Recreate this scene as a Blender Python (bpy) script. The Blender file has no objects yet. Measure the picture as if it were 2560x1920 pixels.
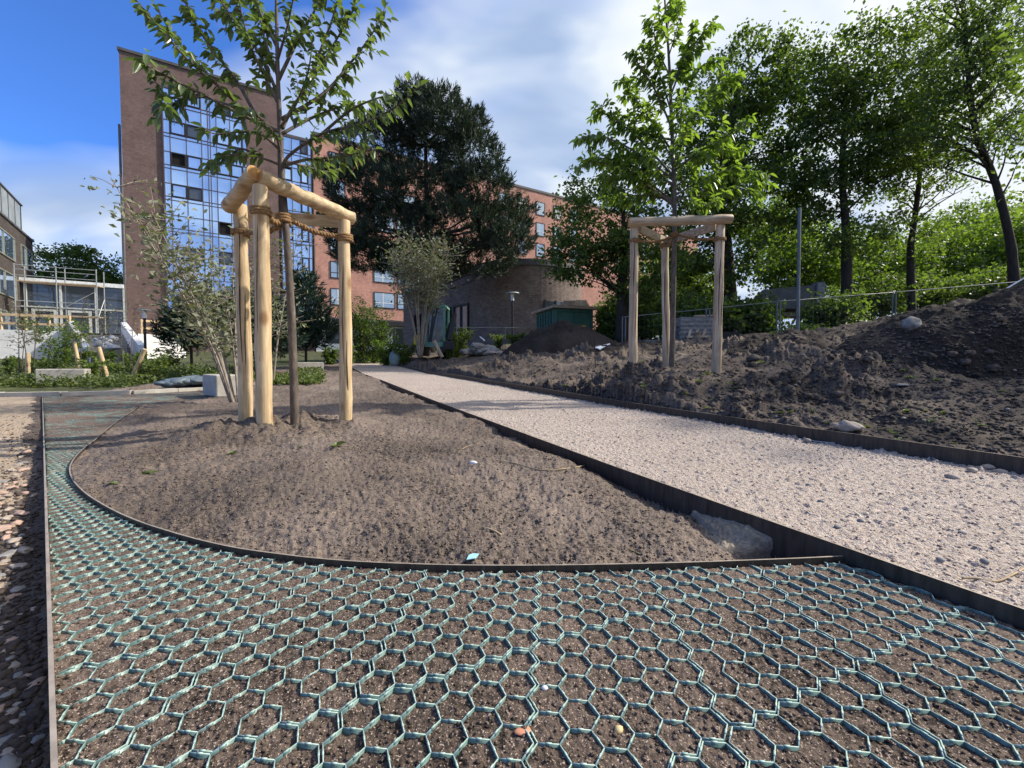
import bpy, math, random
import numpy as np
from mathutils import Vector, Matrix
random.seed(7)
rng = np.random.default_rng(7)
SC = bpy.context.scene
COL = SC.collection
R = math.radians
# ---------------------------------------------------------------- camera
F, CX, CY, H = 1035.0, 1280.0, 943.0, 0.65      # focal length in photo pixels, principal point, eye height
TH = math.atan(36 / F)
cam = bpy.data.cameras.new('camera')
camo = bpy.data.objects.new('camera', cam)
COL.objects.link(camo)
cam.sensor_width = 36
cam.lens = F / 2560 * 36
cam.shift_y = -(960 - CY) / 2560
cam.clip_start = 0.05
cam.clip_end = 2000
camo.location = (0, 0, H)
camo.rotation_euler = (math.pi / 2 - TH, 0, 0)
SC.camera = camo
# ---------------------------------------------------------------- light
SUN_AZ, SUN_EL = R(78), R(40)                    # azimuth to the right of the view direction
sdir = Vector((math.sin(SUN_AZ) * math.cos(SUN_EL), math.cos(SUN_AZ) * math.cos(SUN_EL), math.sin(SUN_EL)))
sun = bpy.data.lights.new('sun', 'SUN')
sun.energy = 3.6
sun.angle = R(1.2)
sun.color = (1.0, 0.93, 0.82)
suno = bpy.data.objects.new('sun', sun)
COL.objects.link(suno)
suno.location = (20, 5, 30)
suno.rotation_euler = sdir.to_track_quat('Z', 'Y').to_euler()

W_ = bpy.data.worlds.new('World')
SC.world = W_
W_.use_nodes = True
nt = W_.node_tree
N, K = nt.nodes, nt.links
N.clear()


def nd(t, x, **kw):
    n = t.nodes.new(x)
    for k, v in kw.items():
        if k.startswith('i_'):
            key = k[2:].replace('_', ' ')
            key = int(key) if key.isdigit() else key
            n.inputs[key].default_value = v
        else:
            setattr(n, k, v)
    return n


def mth(t, op, a, b=None, c=None, clamp=False):
    n = t.nodes.new('ShaderNodeMath')
    n.operation = op
    n.use_clamp = clamp
    for i, v in enumerate((a, b, c)):
        if v is None:
            continue
        if isinstance(v, (int, float)):
            n.inputs[i].default_value = v
        else:
            t.links.new(v, n.inputs[i])
    return n.outputs[0]


def ramp(t, fac, stops, interp='LINEAR'):
    n = t.nodes.new('ShaderNodeValToRGB')
    n.color_ramp.interpolation = interp
    e = n.color_ramp.elements
    while len(e) < len(stops):
        e.new(0.5)
    for el, (p, c) in zip(e, stops):
        el.position = p
        el.color = (c, c, c, 1) if isinstance(c, (int, float)) else (*c, 1)
    t.links.new(fac, n.inputs[0])
    return n.outputs[0]


def mixc(t, fac, a, b, mode='MIX'):
    n = t.nodes.new('ShaderNodeMix')
    n.data_type = 'RGBA'
    n.blend_type = mode
    for i, v in ((0, fac), (6, a), (7, b)):
        if isinstance(v, (int, float)):
            n.inputs[i].default_value = v
        elif isinstance(v, tuple):
            n.inputs[i].default_value = (*v, 1)
        else:
            t.links.new(v, n.inputs[i])
    return n.outputs[2]


sky = nd(nt, 'ShaderNodeTexSky', sky_type='NISHITA', sun_disc=False, sun_elevation=SUN_EL, sun_rotation=SUN_AZ,
         altitude=50, air_density=1.0, dust_density=0.6, ozone_density=2.0)
tc = nd(nt, 'ShaderNodeTexCoord')
sep = nd(nt, 'ShaderNodeSeparateXYZ')
K.new(tc.outputs['Generated'], sep.inputs[0])
dx, dy, dz = sep.outputs
zz = mth(nt, 'ADD', mth(nt, 'MAXIMUM', dz, 0.0), 0.42)
pl = nd(nt, 'ShaderNodeCombineXYZ')
K.new(mth(nt, 'DIVIDE', dx, zz), pl.inputs[0])
K.new(mth(nt, 'DIVIDE', dy, zz), pl.inputs[1])
mp = nd(nt, 'ShaderNodeMapping')
mp.inputs['Rotation'].default_value = (0, 0, R(-35))
mp.inputs['Scale'].default_value = (1.0, 1.7, 1)
mp.inputs['Location'].default_value = (3.3, 1.7, 0)
K.new(pl.outputs[0], mp.inputs[0])
n1 = nd(nt, 'ShaderNodeTexNoise', i_Scale=1.5, i_Detail=4.0, i_Roughness=0.45, i_Distortion=0.5)
K.new(mp.outputs[0], n1.inputs['Vector'])
n2 = nd(nt, 'ShaderNodeTexNoise', i_Scale=3.4, i_Detail=3.0, i_Roughness=0.45, i_Distortion=0.3)
K.new(mp.outputs[0], n2.inputs['Vector'])
# clear deep blue in the upper left, a low bank of cloud, white cloud towards the sun
bias = mth(nt, 'ADD', mth(nt, 'MULTIPLY', mth(nt, 'ADD', dx, 0.60), 1.45), mth(nt, 'MULTIPLY', mth(nt, 'SUBTRACT', 0.375, dz), 5.0, clamp=True))
back = mth(nt, 'MULTIPLY', mth(nt, 'MULTIPLY', dy, -1.0, clamp=True), -0.8)
m0 = mth(nt, 'ADD', mth(nt, 'MULTIPLY', mth(nt, 'SUBTRACT', n1.outputs[0], 0.5), 2.6), mth(nt, 'ADD', bias, back))
mask = ramp(nt, m0, [(0.05, 0.0), (0.4, 0.55), (0.95, 1.0)])
toward = nd(nt, 'ShaderNodeVectorMath', operation='DOT_PRODUCT')
K.new(tc.outputs['Generated'], toward.inputs[0])
toward.inputs[1].default_value = sdir
glow = ramp(nt, toward.outputs['Value'], [(0.60, 0.0), (0.95, 1.0)])
halo = ramp(nt, toward.outputs['Value'], [(0.93, 0.0), (1.0, 1.0)])  # bright haze round the unseen sun, added for fill from the right
n3 = mth(nt, 'ADD', mth(nt, 'MULTIPLY', n2.outputs[0], 0.95), mth(nt, 'MULTIPLY', n1.outputs[0], 0.05))
cfac = mth(nt, 'ADD', mth(nt, 'ADD', n3, mth(nt, 'MULTIPLY', glow, 0.24)), mth(nt, 'MULTIPLY', dz, 0.10))
ccol = ramp(nt, cfac, [(0.40, (3.0, 4.0, 5.9)), (0.53, (4.2, 5.1, 6.7)), (0.66, (6.2, 6.8, 7.5)), (0.85, (8.0, 8.1, 8.2))])
skyc = mixc(nt, 1.0, sky.outputs[0], (0.58, 1.04, 1.86), 'MULTIPLY')
bgc = mixc(nt, halo, mixc(nt, mask, skyc, ccol), (34.0, 31.0, 27.0))
bg = nd(nt, 'ShaderNodeBackground', i_Strength=0.075)
K.new(bgc, bg.inputs[0])
wo = nd(nt, 'ShaderNodeOutputWorld')
K.new(bg.outputs[0], wo.inputs[0])

SC.view_settings.view_transform = 'Standard'
SC.view_settings.look = 'None'
SC.view_settings.exposure = 0.85
SC.view_settings.gamma = 1.0
SC.view_settings.use_curve_mapping = False
SC.render.engine = 'CYCLES'
SC.cycles.max_bounces = 6
SC.cycles.diffuse_bounces = 3
SC.cycles.glossy_bounces = 3
SC.cycles.transmission_bounces = 4
SC.cycles.transparent_max_bounces = 6


# ---------------------------------------------------------------- helpers
def ray(px, py):
    u = (CY - py) / F
    c, s = math.cos(TH), math.sin(TH)
    return ((px - CX) / F, c + u * s, -s + u * c)


def W(px, py, Y):
    """world point seen at a photo pixel, Y metres in front of the camera"""
    v = ray(px, py)
    k = Y / v[1]
    return Vector((v[0] * k, Y, H + v[2] * k))


def G(px, py, z=0.0):
    """world point seen at a photo pixel on the level z"""
    v = ray(px, py)
    k = (z - H) / v[2]
    return Vector((v[0] * k, v[1] * k, z))


def hsh(i, j, s):
    v = np.sin(i * 127.1 + j * 311.7 + s * 74.7) * 43758.5453
    return v - np.floor(v)


def vn(x, y, s=0):
    xi, yi = np.floor(x), np.floor(y)
    fx, fy = x - xi, y - yi
    fx = fx * fx * (3 - 2 * fx)
    fy = fy * fy * (3 - 2 * fy)
    a, b = hsh(xi, yi, s), hsh(xi + 1, yi, s)
    c, d = hsh(xi, yi + 1, s), hsh(xi + 1, yi + 1, s)
    return (a * (1 - fx) + b * fx) * (1 - fy) + (c * (1 - fx) + d * fx) * fy


def fbm(x, y, s=0, o=4, g=0.5):
    t, a, f, n = 0, 1.0, 1.0, 0
    for k in range(o):
        t = t + a * vn(x * f + k * 17.3, y * f - k * 9.1, s + k)
        n += a
        a *= g
        f *= 2.03
    return t / n


def mesh_np(name, V, Fc, mat=None, parent=None, origin=None, smooth=False):
    V = np.asarray(V, dtype=np.float64)
    Fc = np.asarray(Fc, dtype=np.int32)
    if parent is not None and origin is None:
        origin = parent['_o']
    if origin is not None:
        V = V - np.array(origin)[None, :3]
    m = bpy.data.meshes.new(name)
    k = Fc.shape[1]
    m.vertices.add(len(V))
    m.vertices.foreach_set('co', V.astype(np.float32).ravel())
    m.loops.add(Fc.size)
    m.loops.foreach_set('vertex_index', Fc.ravel())
    m.polygons.add(len(Fc))
    m.polygons.foreach_set('loop_start', np.arange(0, Fc.size, k, dtype=np.int32))
    if smooth:
        m.polygons.foreach_set('use_smooth', np.ones(len(Fc), dtype=bool))
    m.update(calc_edges=True)
    m.validate()
    return link(name, m, mat, parent, None if parent is not None else origin)


def link(name, m, mat=None, parent=None, origin=None):
    o = bpy.data.objects.new(name, m)
    COL.objects.link(o)
    if mat is not None:
        for q in (mat if isinstance(mat, (list, tuple)) else [mat]):
            m.materials.append(q)
    if parent is not None:
        o.parent = parent
        if parent.type != 'EMPTY':
            o['_o'] = parent['_o']
        else:
            o['_o'] = parent['_o']
    elif origin is not None:
        o.location = origin
        o['_o'] = tuple(origin)
    else:
        o['_o'] = (0.0, 0.0, 0.0)
    return o


class MB:
    """collects boxes, bars, tubes and lumps and links them as one mesh"""

    def __init__(s):
        s.v, s.f, s.mi, s.m = [], [], [], 0

    def face(s, pts):
        n = len(s.v)
        s.v += [tuple(p) for p in pts]
        s.f.append(tuple(range(n, n + len(pts))))
        s.mi.append(s.m)

    def raw(s, V, Fs):
        n = len(s.v)
        s.v += [tuple(p) for p in V]
        for f in Fs:
            s.f.append(tuple(i + n for i in f))
            s.mi.append(s.m)

    def hexa(s, b, t):
        """solid from two quads (bottom ring, top ring), both counter-clockwise from above"""
        s.raw(list(b) + list(t), [(3, 2, 1, 0), (4, 5, 6, 7), (0, 1, 5, 4), (1, 2, 6, 5), (2, 3, 7, 6), (3, 0, 4, 7)])

    def box(s, c, size, ax=None, rz=0.0):
        """box by centre and size along axes (x, y, z)"""
        if ax is None:
            ca, sa = math.cos(rz), math.sin(rz)
            ax = (Vector((ca, sa, 0)), Vector((-sa, ca, 0)), Vector((0, 0, 1)))
        a, b, d = (Vector(ax[i]) * size[i] / 2 for i in range(3))
        c = Vector(c)
        q = [c - a - b, c + a - b, c + a + b, c - a + b]
        s.hexa([p - d for p in q], [p + d for p in q])

    def bar(s, p, q, w, h, up=(0, 0, 1)):
        p, q = Vector(p), Vector(q)
        d = q - p
        L = d.length
        d.normalize()
        side = d.cross(Vector(up))
        if side.length < 1e-4:
            side = d.cross(Vector((0, 1, 0)))
        side.normalize()
        u = side.cross(d)
        s.box((p + q) / 2, (L, w, h), (d, side, u))

    def tube(s, pts, rad, n=8, cap=True, wob=0.0):
        pts = [Vector(p) for p in pts]
        if isinstance(rad, (int, float)):
            rad = [rad] * len(pts)
        base = len(s.v)
        t0 = (pts[1] - pts[0]).normalized()
        ref = Vector((0, 0, 1)) if abs(t0.z) < 0.9 else Vector((1, 0, 0))
        u = t0.cross(ref).normalized()
        for i, p in enumerate(pts):
            t = (pts[min(i + 1, len(pts) - 1)] - pts[max(i - 1, 0)]).normalized()
            u = (u - t * u.dot(t))
            if u.length < 1e-6:
                u = t.orthogonal()
            u.normalize()
            w = t.cross(u)
            for k in range(n):
                a = 2 * math.pi * k / n
                r = rad[i] * (1 + (random.uniform(-wob, wob) if wob else 0))
                s.v.append(tuple(p + (u * math.cos(a) + w * math.sin(a)) * r))
        for i in range(len(pts) - 1):
            for k in range(n):
                a, b = base + i * n + k, base + i * n + (k + 1) % n
                s.f.append((a, b, b + n, a + n))
                s.mi.append(s.m)
        if cap:
            s.f.append(tuple(base + k for k in reversed(range(n))))
            s.f.append(tuple(base + (len(pts) - 1) * n + k for k in range(n)))
            s.mi += [s.m, s.m]

    def strip(s, pts, th, depth):
        """upright thin wall along (x, y, ztop) points, th thick, depth deep"""
        P = [Vector(p) for p in pts]
        L, Rr = [], []
        for i, p in enumerate(P):
            t = P[min(i + 1, len(P) - 1)] - P[max(i - 1, 0)]
            n = Vector((-t.y, t.x, 0)).normalized() * th / 2
            L.append(p + n)
            Rr.append(p - n)
        dz_ = Vector((0, 0, depth))
        b = len(s.v)
        for l, r in zip(L, Rr):
            s.v += [tuple(l), tuple(r), tuple(r - dz_), tuple(l - dz_)]
        for i in range(len(P) - 1):
            a = b + 4 * i
            for k in range(4):
                s.f.append((a + k, a + (k + 1) % 4, a + 4 + (k + 1) % 4, a + 4 + k))
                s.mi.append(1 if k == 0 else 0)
        e = b + 4 * (len(P) - 1)
        s.f += [(b, b + 3, b + 2, b + 1), (e, e + 1, e + 2, e + 3)]
        s.mi += [s.m, s.m]

    def lump(s, c, size, seed=0, sub=2, rough=0.25, flat=0.0):
        V, Fs = ICO[sub]
        o = np.array([seed * 3.7, seed * 1.9, seed * 7.1])
        q = V * 1.7 + o
        d = 1 + rough * 2 * (fbm(q[:, 0] + q[:, 2] * 0.7, q[:, 1] - q[:, 2] * 0.6, seed % 17, 3) - 0.5)
        P = V * d[:, None]
        if flat:
            P[:, 2] = np.where(P[:, 2] < -flat, -flat, P[:, 2])
        a = (seed * 2.4) % 6.28
        ca, sa = math.cos(a), math.sin(a)
        P = P * np.array(size)
        P = np.stack([P[:, 0] * ca - P[:, 1] * sa, P[:, 0] * sa + P[:, 1] * ca, P[:, 2]], 1) + np.array(c)
        s.raw(P, Fs)

    def build(s, name, mat=None, parent=None, origin=None, smooth=False, bevel=0.0):
        if parent is not None:
            origin = parent['_o']
        o3 = origin if origin is not None else (0, 0, 0)
        m = bpy.data.meshes.new(name)
        m.from_pydata([(v[0] - o3[0], v[1] - o3[1], v[2] - o3[2]) for v in s.v], [], s.f)
        if max(s.mi, default=0) > 0:
            m.polygons.foreach_set('material_index', s.mi)
        if smooth:
            m.polygons.foreach_set('use_smooth', [True] * len(m.polygons))
        m.update()
        o = link(name, m, mat, parent, None if parent is not None else origin)
        if smooth == 'auto':
            md = o.modifiers.new('edge', 'EDGE_SPLIT')
            md.split_angle = R(40)
        if bevel:
            b = o.modifiers.new('bevel', 'BEVEL')
            b.width = bevel
            b.segments = 2
            b.limit_method = 'ANGLE'
        return o


def ico(sub):
    import bmesh
    bm = bmesh.new()
    bmesh.ops.create_icosphere(bm, subdivisions=sub, radius=1)
    V = np.array([v.co[:] for v in bm.verts])
    Fs = [tuple(v.index for v in f.verts) for f in bm.faces]
    bm.free()
    return V, Fs


ICO = {1: ico(1), 2: ico(2), 3: ico(3), 4: ico(4)}


def tag(o, label=None, cat=None, group=None, kind=None):
    if label:
        o['label'] = label
    if cat:
        o['category'] = cat
    if group:
        o['group'] = group
    if kind:
        o['kind'] = kind
    return o


def thing(name, label, cat, loc, group=None):
    o = bpy.data.objects.new(name, None)
    o.empty_display_size = 0.1
    COL.objects.link(o)
    o.location = loc
    o['_o'] = tuple(loc)
    return tag(o, label, cat, group)


def dup(root, loc, rz=0.0, sc=1.0, label=None):
    r = root.copy()
    COL.objects.link(r)
    r.location = loc
    r.rotation_euler = (0, 0, rz)
    r.scale = (sc, sc, sc)
    if label:
        r['label'] = label
    for ch in list(root.children):
        c = ch.copy()
        COL.objects.link(c)
        c.parent = r
        for g in list(ch.children):
            d = g.copy()
            COL.objects.link(d)
            d.parent = c
    return r


# ---------------------------------------------------------------- materials
def mat0(name):
    m = bpy.data.materials.new(name)
    m.use_nodes = True
    t = m.node_tree
    return m, t, t.nodes['Principled BSDF']


def coords(t, scale=(1, 1, 1), kind='Object', rot=(0, 0, 0)):
    c = t.nodes.new('ShaderNodeTexCoord')
    mp = t.nodes.new('ShaderNodeMapping')
    mp.inputs['Scale'].default_value = scale
    mp.inputs['Rotation'].default_value = rot
    t.links.new(c.outputs[kind], mp.inputs[0])
    return mp.outputs[0]


def noise(t, vec, scale, detail=4.0, rough=0.55, dist=0.0):
    n = nd(t, 'ShaderNodeTexNoise', i_Scale=scale, i_Detail=detail, i_Roughness=rough, i_Distortion=dist)
    t.links.new(vec, n.inputs['Vector'])
    return n.outputs[0]


def bump(t, b, h, strength, dist):
    n = nd(t, 'ShaderNodeBump', i_Strength=strength, i_Distance=dist)
    t.links.new(h, n.inputs['Height'])
    t.links.new(n.outputs[0], b.inputs['Normal'])


def pm(name, stops, scale=4.0, rough=0.8, bs=0.3, bd=0.01, bscale=None, vs=(1, 1, 1), metallic=0.0, spec=0.3, detail=6.0, dist=0.0):
    """noise-mottled surface: stops is a list of (position, colour)"""
    m, t, b = mat0(name)
    v = coords(t, vs)
    f = noise(t, v, scale, detail, 0.6, dist)
    t.links.new(ramp(t, f, stops), b.inputs['Base Color'])
    b.inputs['Roughness'].default_value = rough
    b.inputs['Metallic'].default_value = metallic
    b.inputs['Specular IOR Level'].default_value = spec
    if bs:
        bump(t, b, noise(t, v, bscale or scale * 3, 5.0), bs, bd)
    return m


def two(c, k=0.75, lo=0.3, hi=0.7):
    return [(lo, tuple(x * k for x in c)), (hi, tuple(min(1, x * (2 - k)) for x in c))]


def leafmat(name, cols, trans=0.4, rough=0.45, back=1.3, spec=0.35):
    """leaf: colours picked per leaf, some light let through"""
    m, t, b = mat0(name)
    g = t.nodes.new('ShaderNodeNewGeometry')
    n = len(cols)
    c = ramp(t, g.outputs['Random Per Island'], [(i / max(1, n - 1), cols[i]) for i in range(n)])
    t.links.new(c, b.inputs['Base Color'])
    b.inputs['Roughness'].default_value = rough
    b.inputs['Specular IOR Level'].default_value = spec
    tr = t.nodes.new('ShaderNodeBsdfTranslucent')
    t.links.new(mixc(t, 1.0, c, (back * 1.15, back * 1.25, back * 0.35), 'MULTIPLY'), tr.inputs[0])
    mx = t.nodes.new('ShaderNodeMixShader')
    mx.inputs[0].default_value = trans
    out = t.nodes['Material Output']
    t.links.new(b.outputs[0], mx.inputs[1])
    t.links.new(tr.outputs[0], mx.inputs[2])
    t.links.new(mx.outputs[0], out.inputs[0])
    return m


def soilmat(name, dark, light, speck, sc=1.0, speckamt=0.62, bs=0.6):
    m, t, b = mat0(name)
    v = coords(t)
    f1 = noise(t, v, 58 * sc, 6.0, 0.75)
    f2 = noise(t, v, 1.6 * sc, 4.0, 0.6)
    f3 = noise(t, v, 220 * sc, 2.0, 0.5)
    base = ramp(t, f1, [(0.43, tuple(x * .7 for x in dark)), (0.53, light)])
    base = mixc(t, ramp(t, f2, [(0.35, 0.0), (0.65, 0.6)]), base, tuple(x * 1.35 for x in light))
    damp = ramp(t, noise(t, v, 0.75, 3.0, 0.5), [(0.38, 0.62), (0.62, 1.12)])
    dk = t.nodes.new('ShaderNodeCombineColor')
    for i in range(3):
        t.links.new(damp, dk.inputs[i])
    base = mixc(t, 1.0, base, dk.outputs[0], 'MULTIPLY')
    sp = ramp(t, f3, [(speckamt, 0.0), (speckamt + 0.06, 1.0)])
    t.links.new(mixc(t, sp, base, speck), b.inputs['Base Color'])
    b.inputs['Roughness'].default_value = 0.9
    b.inputs['Specular IOR Level'].default_value = 0.2
    bump(t, b, mth(t, 'ADD', f1, mth(t, 'MULTIPLY', f3, 0.6)), bs, 0.008)
    return m


def woodmat(name, c1, c2, knot=(0.20, 0.09, 0.03), ends=(0.52, 0.27, 0.08), axis=2):
    m, t, b = mat0(name)
    sv = [9, 9, 9]
    sv[axis] = 0.7
    v = coords(t, tuple(sv))
    g = noise(t, v, 3.0, 8.0, 0.65, 0.6)
    k = nd(t, 'ShaderNodeTexVoronoi', i_Scale=1.0)
    kv = [5, 5, 5]
    kv[axis] = 2.6
    t.links.new(coords(t, tuple(kv)), k.inputs['Vector'])
    kn = ramp(t, k.outputs['Distance'], [(0.09, 1.0), (0.20, 0.0)])
    big = noise(t, coords(t), 2.3, 3.0)
    base = ramp(t, g, [(0.28, tuple(x * 0.55 for x in c1)), (0.44, c1), (0.60, c2), (0.8, tuple(min(1, x * 1.08) for x in c2))])
    base = mixc(t, ramp(t, big, [(0.42, 0.0), (0.7, 0.6)]), base, tuple(x * 0.62 for x in c1))
    stv = noise(t, coords(t, tuple(2.2 if q != axis else 0.5 for q in range(3))), 2.0, 4.0, 0.7, 0.5)
    base = mixc(t, ramp(t, stv, [(0.60, 0.0), (0.72, 0.55)]), base, (0.20, 0.125, 0.07))
    t.links.new(mixc(t, mth(t, 'MULTIPLY', kn, 0.75), base, knot), b.inputs['Base Color'])
    b.inputs['Roughness'].default_value = 0.6
    b.inputs['Specular IOR Level'].default_value = 0.3
    bump(t, b, g, 0.25, 0.006)
    return m


def brickmat(name, c1, c2, mortar, rot=0.0, radial=False, rad=5.0, sc=1.0):
    m, t, b = mat0(name)
    v = coords(t, rot=(0, 0, rot))
    s = t.nodes.new('ShaderNodeSeparateXYZ')
    t.links.new(v, s.inputs[0])
    cb = t.nodes.new('ShaderNodeCombineXYZ')
    if radial:
        u = mth(t, 'MULTIPLY', mth(t, 'ARCTAN2', s.outputs[1], s.outputs[0]), rad)
    else:
        u = mth(t, 'ADD', s.outputs[0], s.outputs[1])
    t.links.new(u, cb.inputs[0])
    t.links.new(s.outputs[2], cb.inputs[1])
    br = nd(t, 'ShaderNodeTexBrick', i_Scale=1.0)
    br.inputs['Brick Width'].default_value = 0.25 * sc
    br.inputs['Row Height'].default_value = 0.08 * sc
    br.inputs['Mortar Size'].default_value = 0.012 * sc
    br.inputs['Color1'].default_value = (*c1, 1)
    br.inputs['Color2'].default_value = (*c2, 1)
    br.inputs['Mortar'].default_value = (*mortar, 1)
    t.links.new(cb.outputs[0], br.inputs['Vector'])
    nz = noise(t, cb.outputs[0], 0.55, 6.0, 0.65)
    nf = noise(t, cb.outputs[0], 3.0, 5.0, 0.75)
    k = mth(t, 'MULTIPLY', mth(t, 'ADD', 0.45, nz), mth(t, 'ADD', 0.45, nf))
    kc = t.nodes.new('ShaderNodeCombineColor')
    for i in range(3):
        t.links.new(k, kc.inputs[i])
    t.links.new(mixc(t, 1.0, br.outputs[0], kc.outputs[0], 'MULTIPLY'), b.inputs['Base Color'])
    b.inputs['Roughness'].default_value = 0.85
    b.inputs['Specular IOR Level'].default_value = 0.2
    bump(t, b, br.outputs['Fac'], -0.3, 0.01)
    return m


def glassmat(name, c, rough=0.03, metal=0.8, wob=0.15):
    m, t, b = mat0(name)
    b.inputs['Base Color'].default_value = (*c, 1)
    b.inputs['Roughness'].default_value = rough
    b.inputs['Metallic'].default_value = metal
    if wob:
        bump(t, b, noise(t, coords(t), 0.6, 1.0), wob, 0.05)
    return m


M = {}
M['soil_bed'] = soilmat('soil_bed', (0.026, 0.019, 0.015), (0.175, 0.138, 0.115), (0.40, 0.33, 0.28), 1.0, 0.63, 0.9)
M['soil_rough'] = soilmat('soil_rough', (0.020, 0.016, 0.013), (0.125, 0.098, 0.080), (0.30, 0.25, 0.21), 0.8, 0.66, 0.9)
M['soil_cell'] = soilmat('soil_cell', (0.022, 0.015, 0.012), (0.145, 0.108, 0.086), (0.46, 0.37, 0.31), 1.1, 0.61, 0.9)
M['soil_dark'] = soilmat('soil_dark', (0.014, 0.011, 0.009), (0.048, 0.037, 0.030), (0.12, 0.098, 0.08), 0.6, 0.68, 0.9)
M['clod'] = pm('clod', [(0.3, (0.035, 0.026, 0.022)), (0.7, (0.10, 0.075, 0.062))], 40, 0.95, 0.6, 0.004)


def gravelmat(name, cols, sc=1.0, tint=None):
    m, t, b = mat0(name)
    v = coords(t)
    vo = nd(t, 'ShaderNodeTexVoronoi', i_Scale=135 * sc)
    t.links.new(v, vo.inputs['Vector'])
    s = t.nodes.new('ShaderNodeSeparateColor')
    t.links.new(vo.outputs['Color'], s.inputs[0])
    c = ramp(t, s.outputs[0], [(i / (len(cols) - 1), cols[i]) for i in range(len(cols))])
    big = noise(t, v, 1.3, 4.0, 0.6)
    c = mixc(t, ramp(t, big, [(0.35, 0.0), (0.7, 0.5)]), c, tint or tuple(x * 0.8 for x in cols[1]))
    gap = ramp(t, vo.outputs['Distance'], [(0.35, 1.0), (0.75, 0.45)])
    kc = t.nodes.new('ShaderNodeCombineColor')
    for i in range(3):
        t.links.new(gap, kc.inputs[i])
    fine = noise(t, v, 260, 2.0)
    c = mixc(t, ramp(t, fine, [(0.58, 0.0), (0.66, 0.55)]), c, tuple(x * 0.35 for x in cols[0]))
    t.links.new(c, b.inputs['Base Color'])
    b.inputs['Roughness'].default_value = 0.9
    b.inputs['Specular IOR Level'].default_value = 0.2
    bump(t, b, mth(t, 'ADD', mth(t, 'MULTIPLY', vo.outputs['Distance'], -1.0), fine), 0.7, 0.008)
    return m


M['gravel'] = gravelmat('gravel', [(0.24, 0.18, 0.145), (0.42, 0.345, 0.29), (0.52, 0.44, 0.385), (0.34, 0.30, 0.27), (0.60, 0.53, 0.47)])
M['yard'] = gravelmat('yard', [(0.24, 0.18, 0.125), (0.40, 0.31, 0.22), (0.47, 0.38, 0.28), (0.34, 0.27, 0.21)], 0.8)
M['steel'] = pm('steel', [(0.35, (0.030, 0.024, 0.020)), (0.65, (0.075, 0.058, 0.047))], 7, 0.55, 0.15, 0.002, vs=(6, 6, 1), metallic=0.3, spec=0.4)
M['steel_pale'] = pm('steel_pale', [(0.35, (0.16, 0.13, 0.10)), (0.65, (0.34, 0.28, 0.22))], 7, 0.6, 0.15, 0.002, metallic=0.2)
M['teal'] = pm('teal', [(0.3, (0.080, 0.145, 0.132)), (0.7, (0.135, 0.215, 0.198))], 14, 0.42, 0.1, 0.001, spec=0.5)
M['teal_lit_rim'] = pm('teal_lit_rim', [(0.3, (0.26, 0.37, 0.34)), (0.7, (0.40, 0.51, 0.47))], 30, 0.5, 0.1, 0.001)  # paler top faces: sunlit rim put into the colour, plus scuffing
M['pine_wood'] = woodmat('pine_wood', (0.46, 0.33, 0.185), (0.62, 0.48, 0.30))
M['grey_wood'] = woodmat('grey_wood', (0.40, 0.30, 0.20), (0.58, 0.47, 0.34))
M['end_grain'] = pm('end_grain', [(0.3, (0.36, 0.17, 0.05)), (0.7, (0.56, 0.31, 0.11))], 14, 0.7)
M['rope'] = pm('rope', [(0.3, (0.12, 0.065, 0.028)), (0.7, (0.34, 0.21, 0.10))], 60, 0.9, 0.8, 0.004)
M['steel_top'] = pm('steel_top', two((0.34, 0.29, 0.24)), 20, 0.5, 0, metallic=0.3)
M['bark'] = pm('bark', [(0.3, (0.045, 0.036, 0.030)), (0.6, (0.13, 0.105, 0.085)), (0.75, (0.22, 0.18, 0.15))], 9, 0.75, 0.5, 0.006, vs=(3, 3, 0.9))
M['bark_dark'] = pm('bark_dark', [(0.3, (0.020, 0.016, 0.013)), (0.7, (0.060, 0.048, 0.038))], 6, 0.9, 0.6, 0.03, vs=(3, 3, 0.6))
M['bark_pale'] = pm('bark_pale', [(0.3, (0.13, 0.11, 0.09)), (0.7, (0.34, 0.29, 0.24))], 9, 0.8, 0.3, 0.006, vs=(3, 3, 0.9))
M['concrete'] = pm('concrete', [(0.3, (0.30, 0.28, 0.25)), (0.7, (0.46, 0.43, 0.38))], 5, 0.9, 0.3, 0.004)
M['concrete_w'] = pm('concrete_w', [(0.3, (0.50, 0.50, 0.50)), (0.7, (0.72, 0.72, 0.71))], 0.9, 0.9, 0.2, 0.01)
M['stone'] = pm('stone', [(0.3, (0.20, 0.165, 0.14)), (0.7, (0.44, 0.37, 0.31))], 11, 0.85, 0.4, 0.004)
M['stone_pink'] = pm('stone_pink', [(0.3, (0.30, 0.20, 0.155)), (0.7, (0.50, 0.36, 0.29))], 11, 0.85, 0.4, 0.004)
M['stone_grey'] = pm('stone_grey', [(0.3, (0.13, 0.125, 0.12)), (0.7, (0.32, 0.31, 0.30))], 9, 0.85, 0.4, 0.004)
# ---------------------------------------------------------------- plan of the ground
PU, PN = np.array([-0.445, 0.8955]), np.array([0.8955, 0.445])      # along the path, across it
OFF_L, OFF_R = 1.578, 3.570
ZP_S = [-4, 0, .66, 1.86, 5.44, 10, 13.4, 18, 27, 40]
ZP_Z = [.028, .030, .032, .045, .115, .235, .30, .50, .87, 1.25]


def zpath(s):
    return np.interp(s, ZP_S, ZP_Z)


def path_xy(s, off):
    return PN[0] * off + PU[0] * s, PN[1] * off + PU[1] * s


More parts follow.
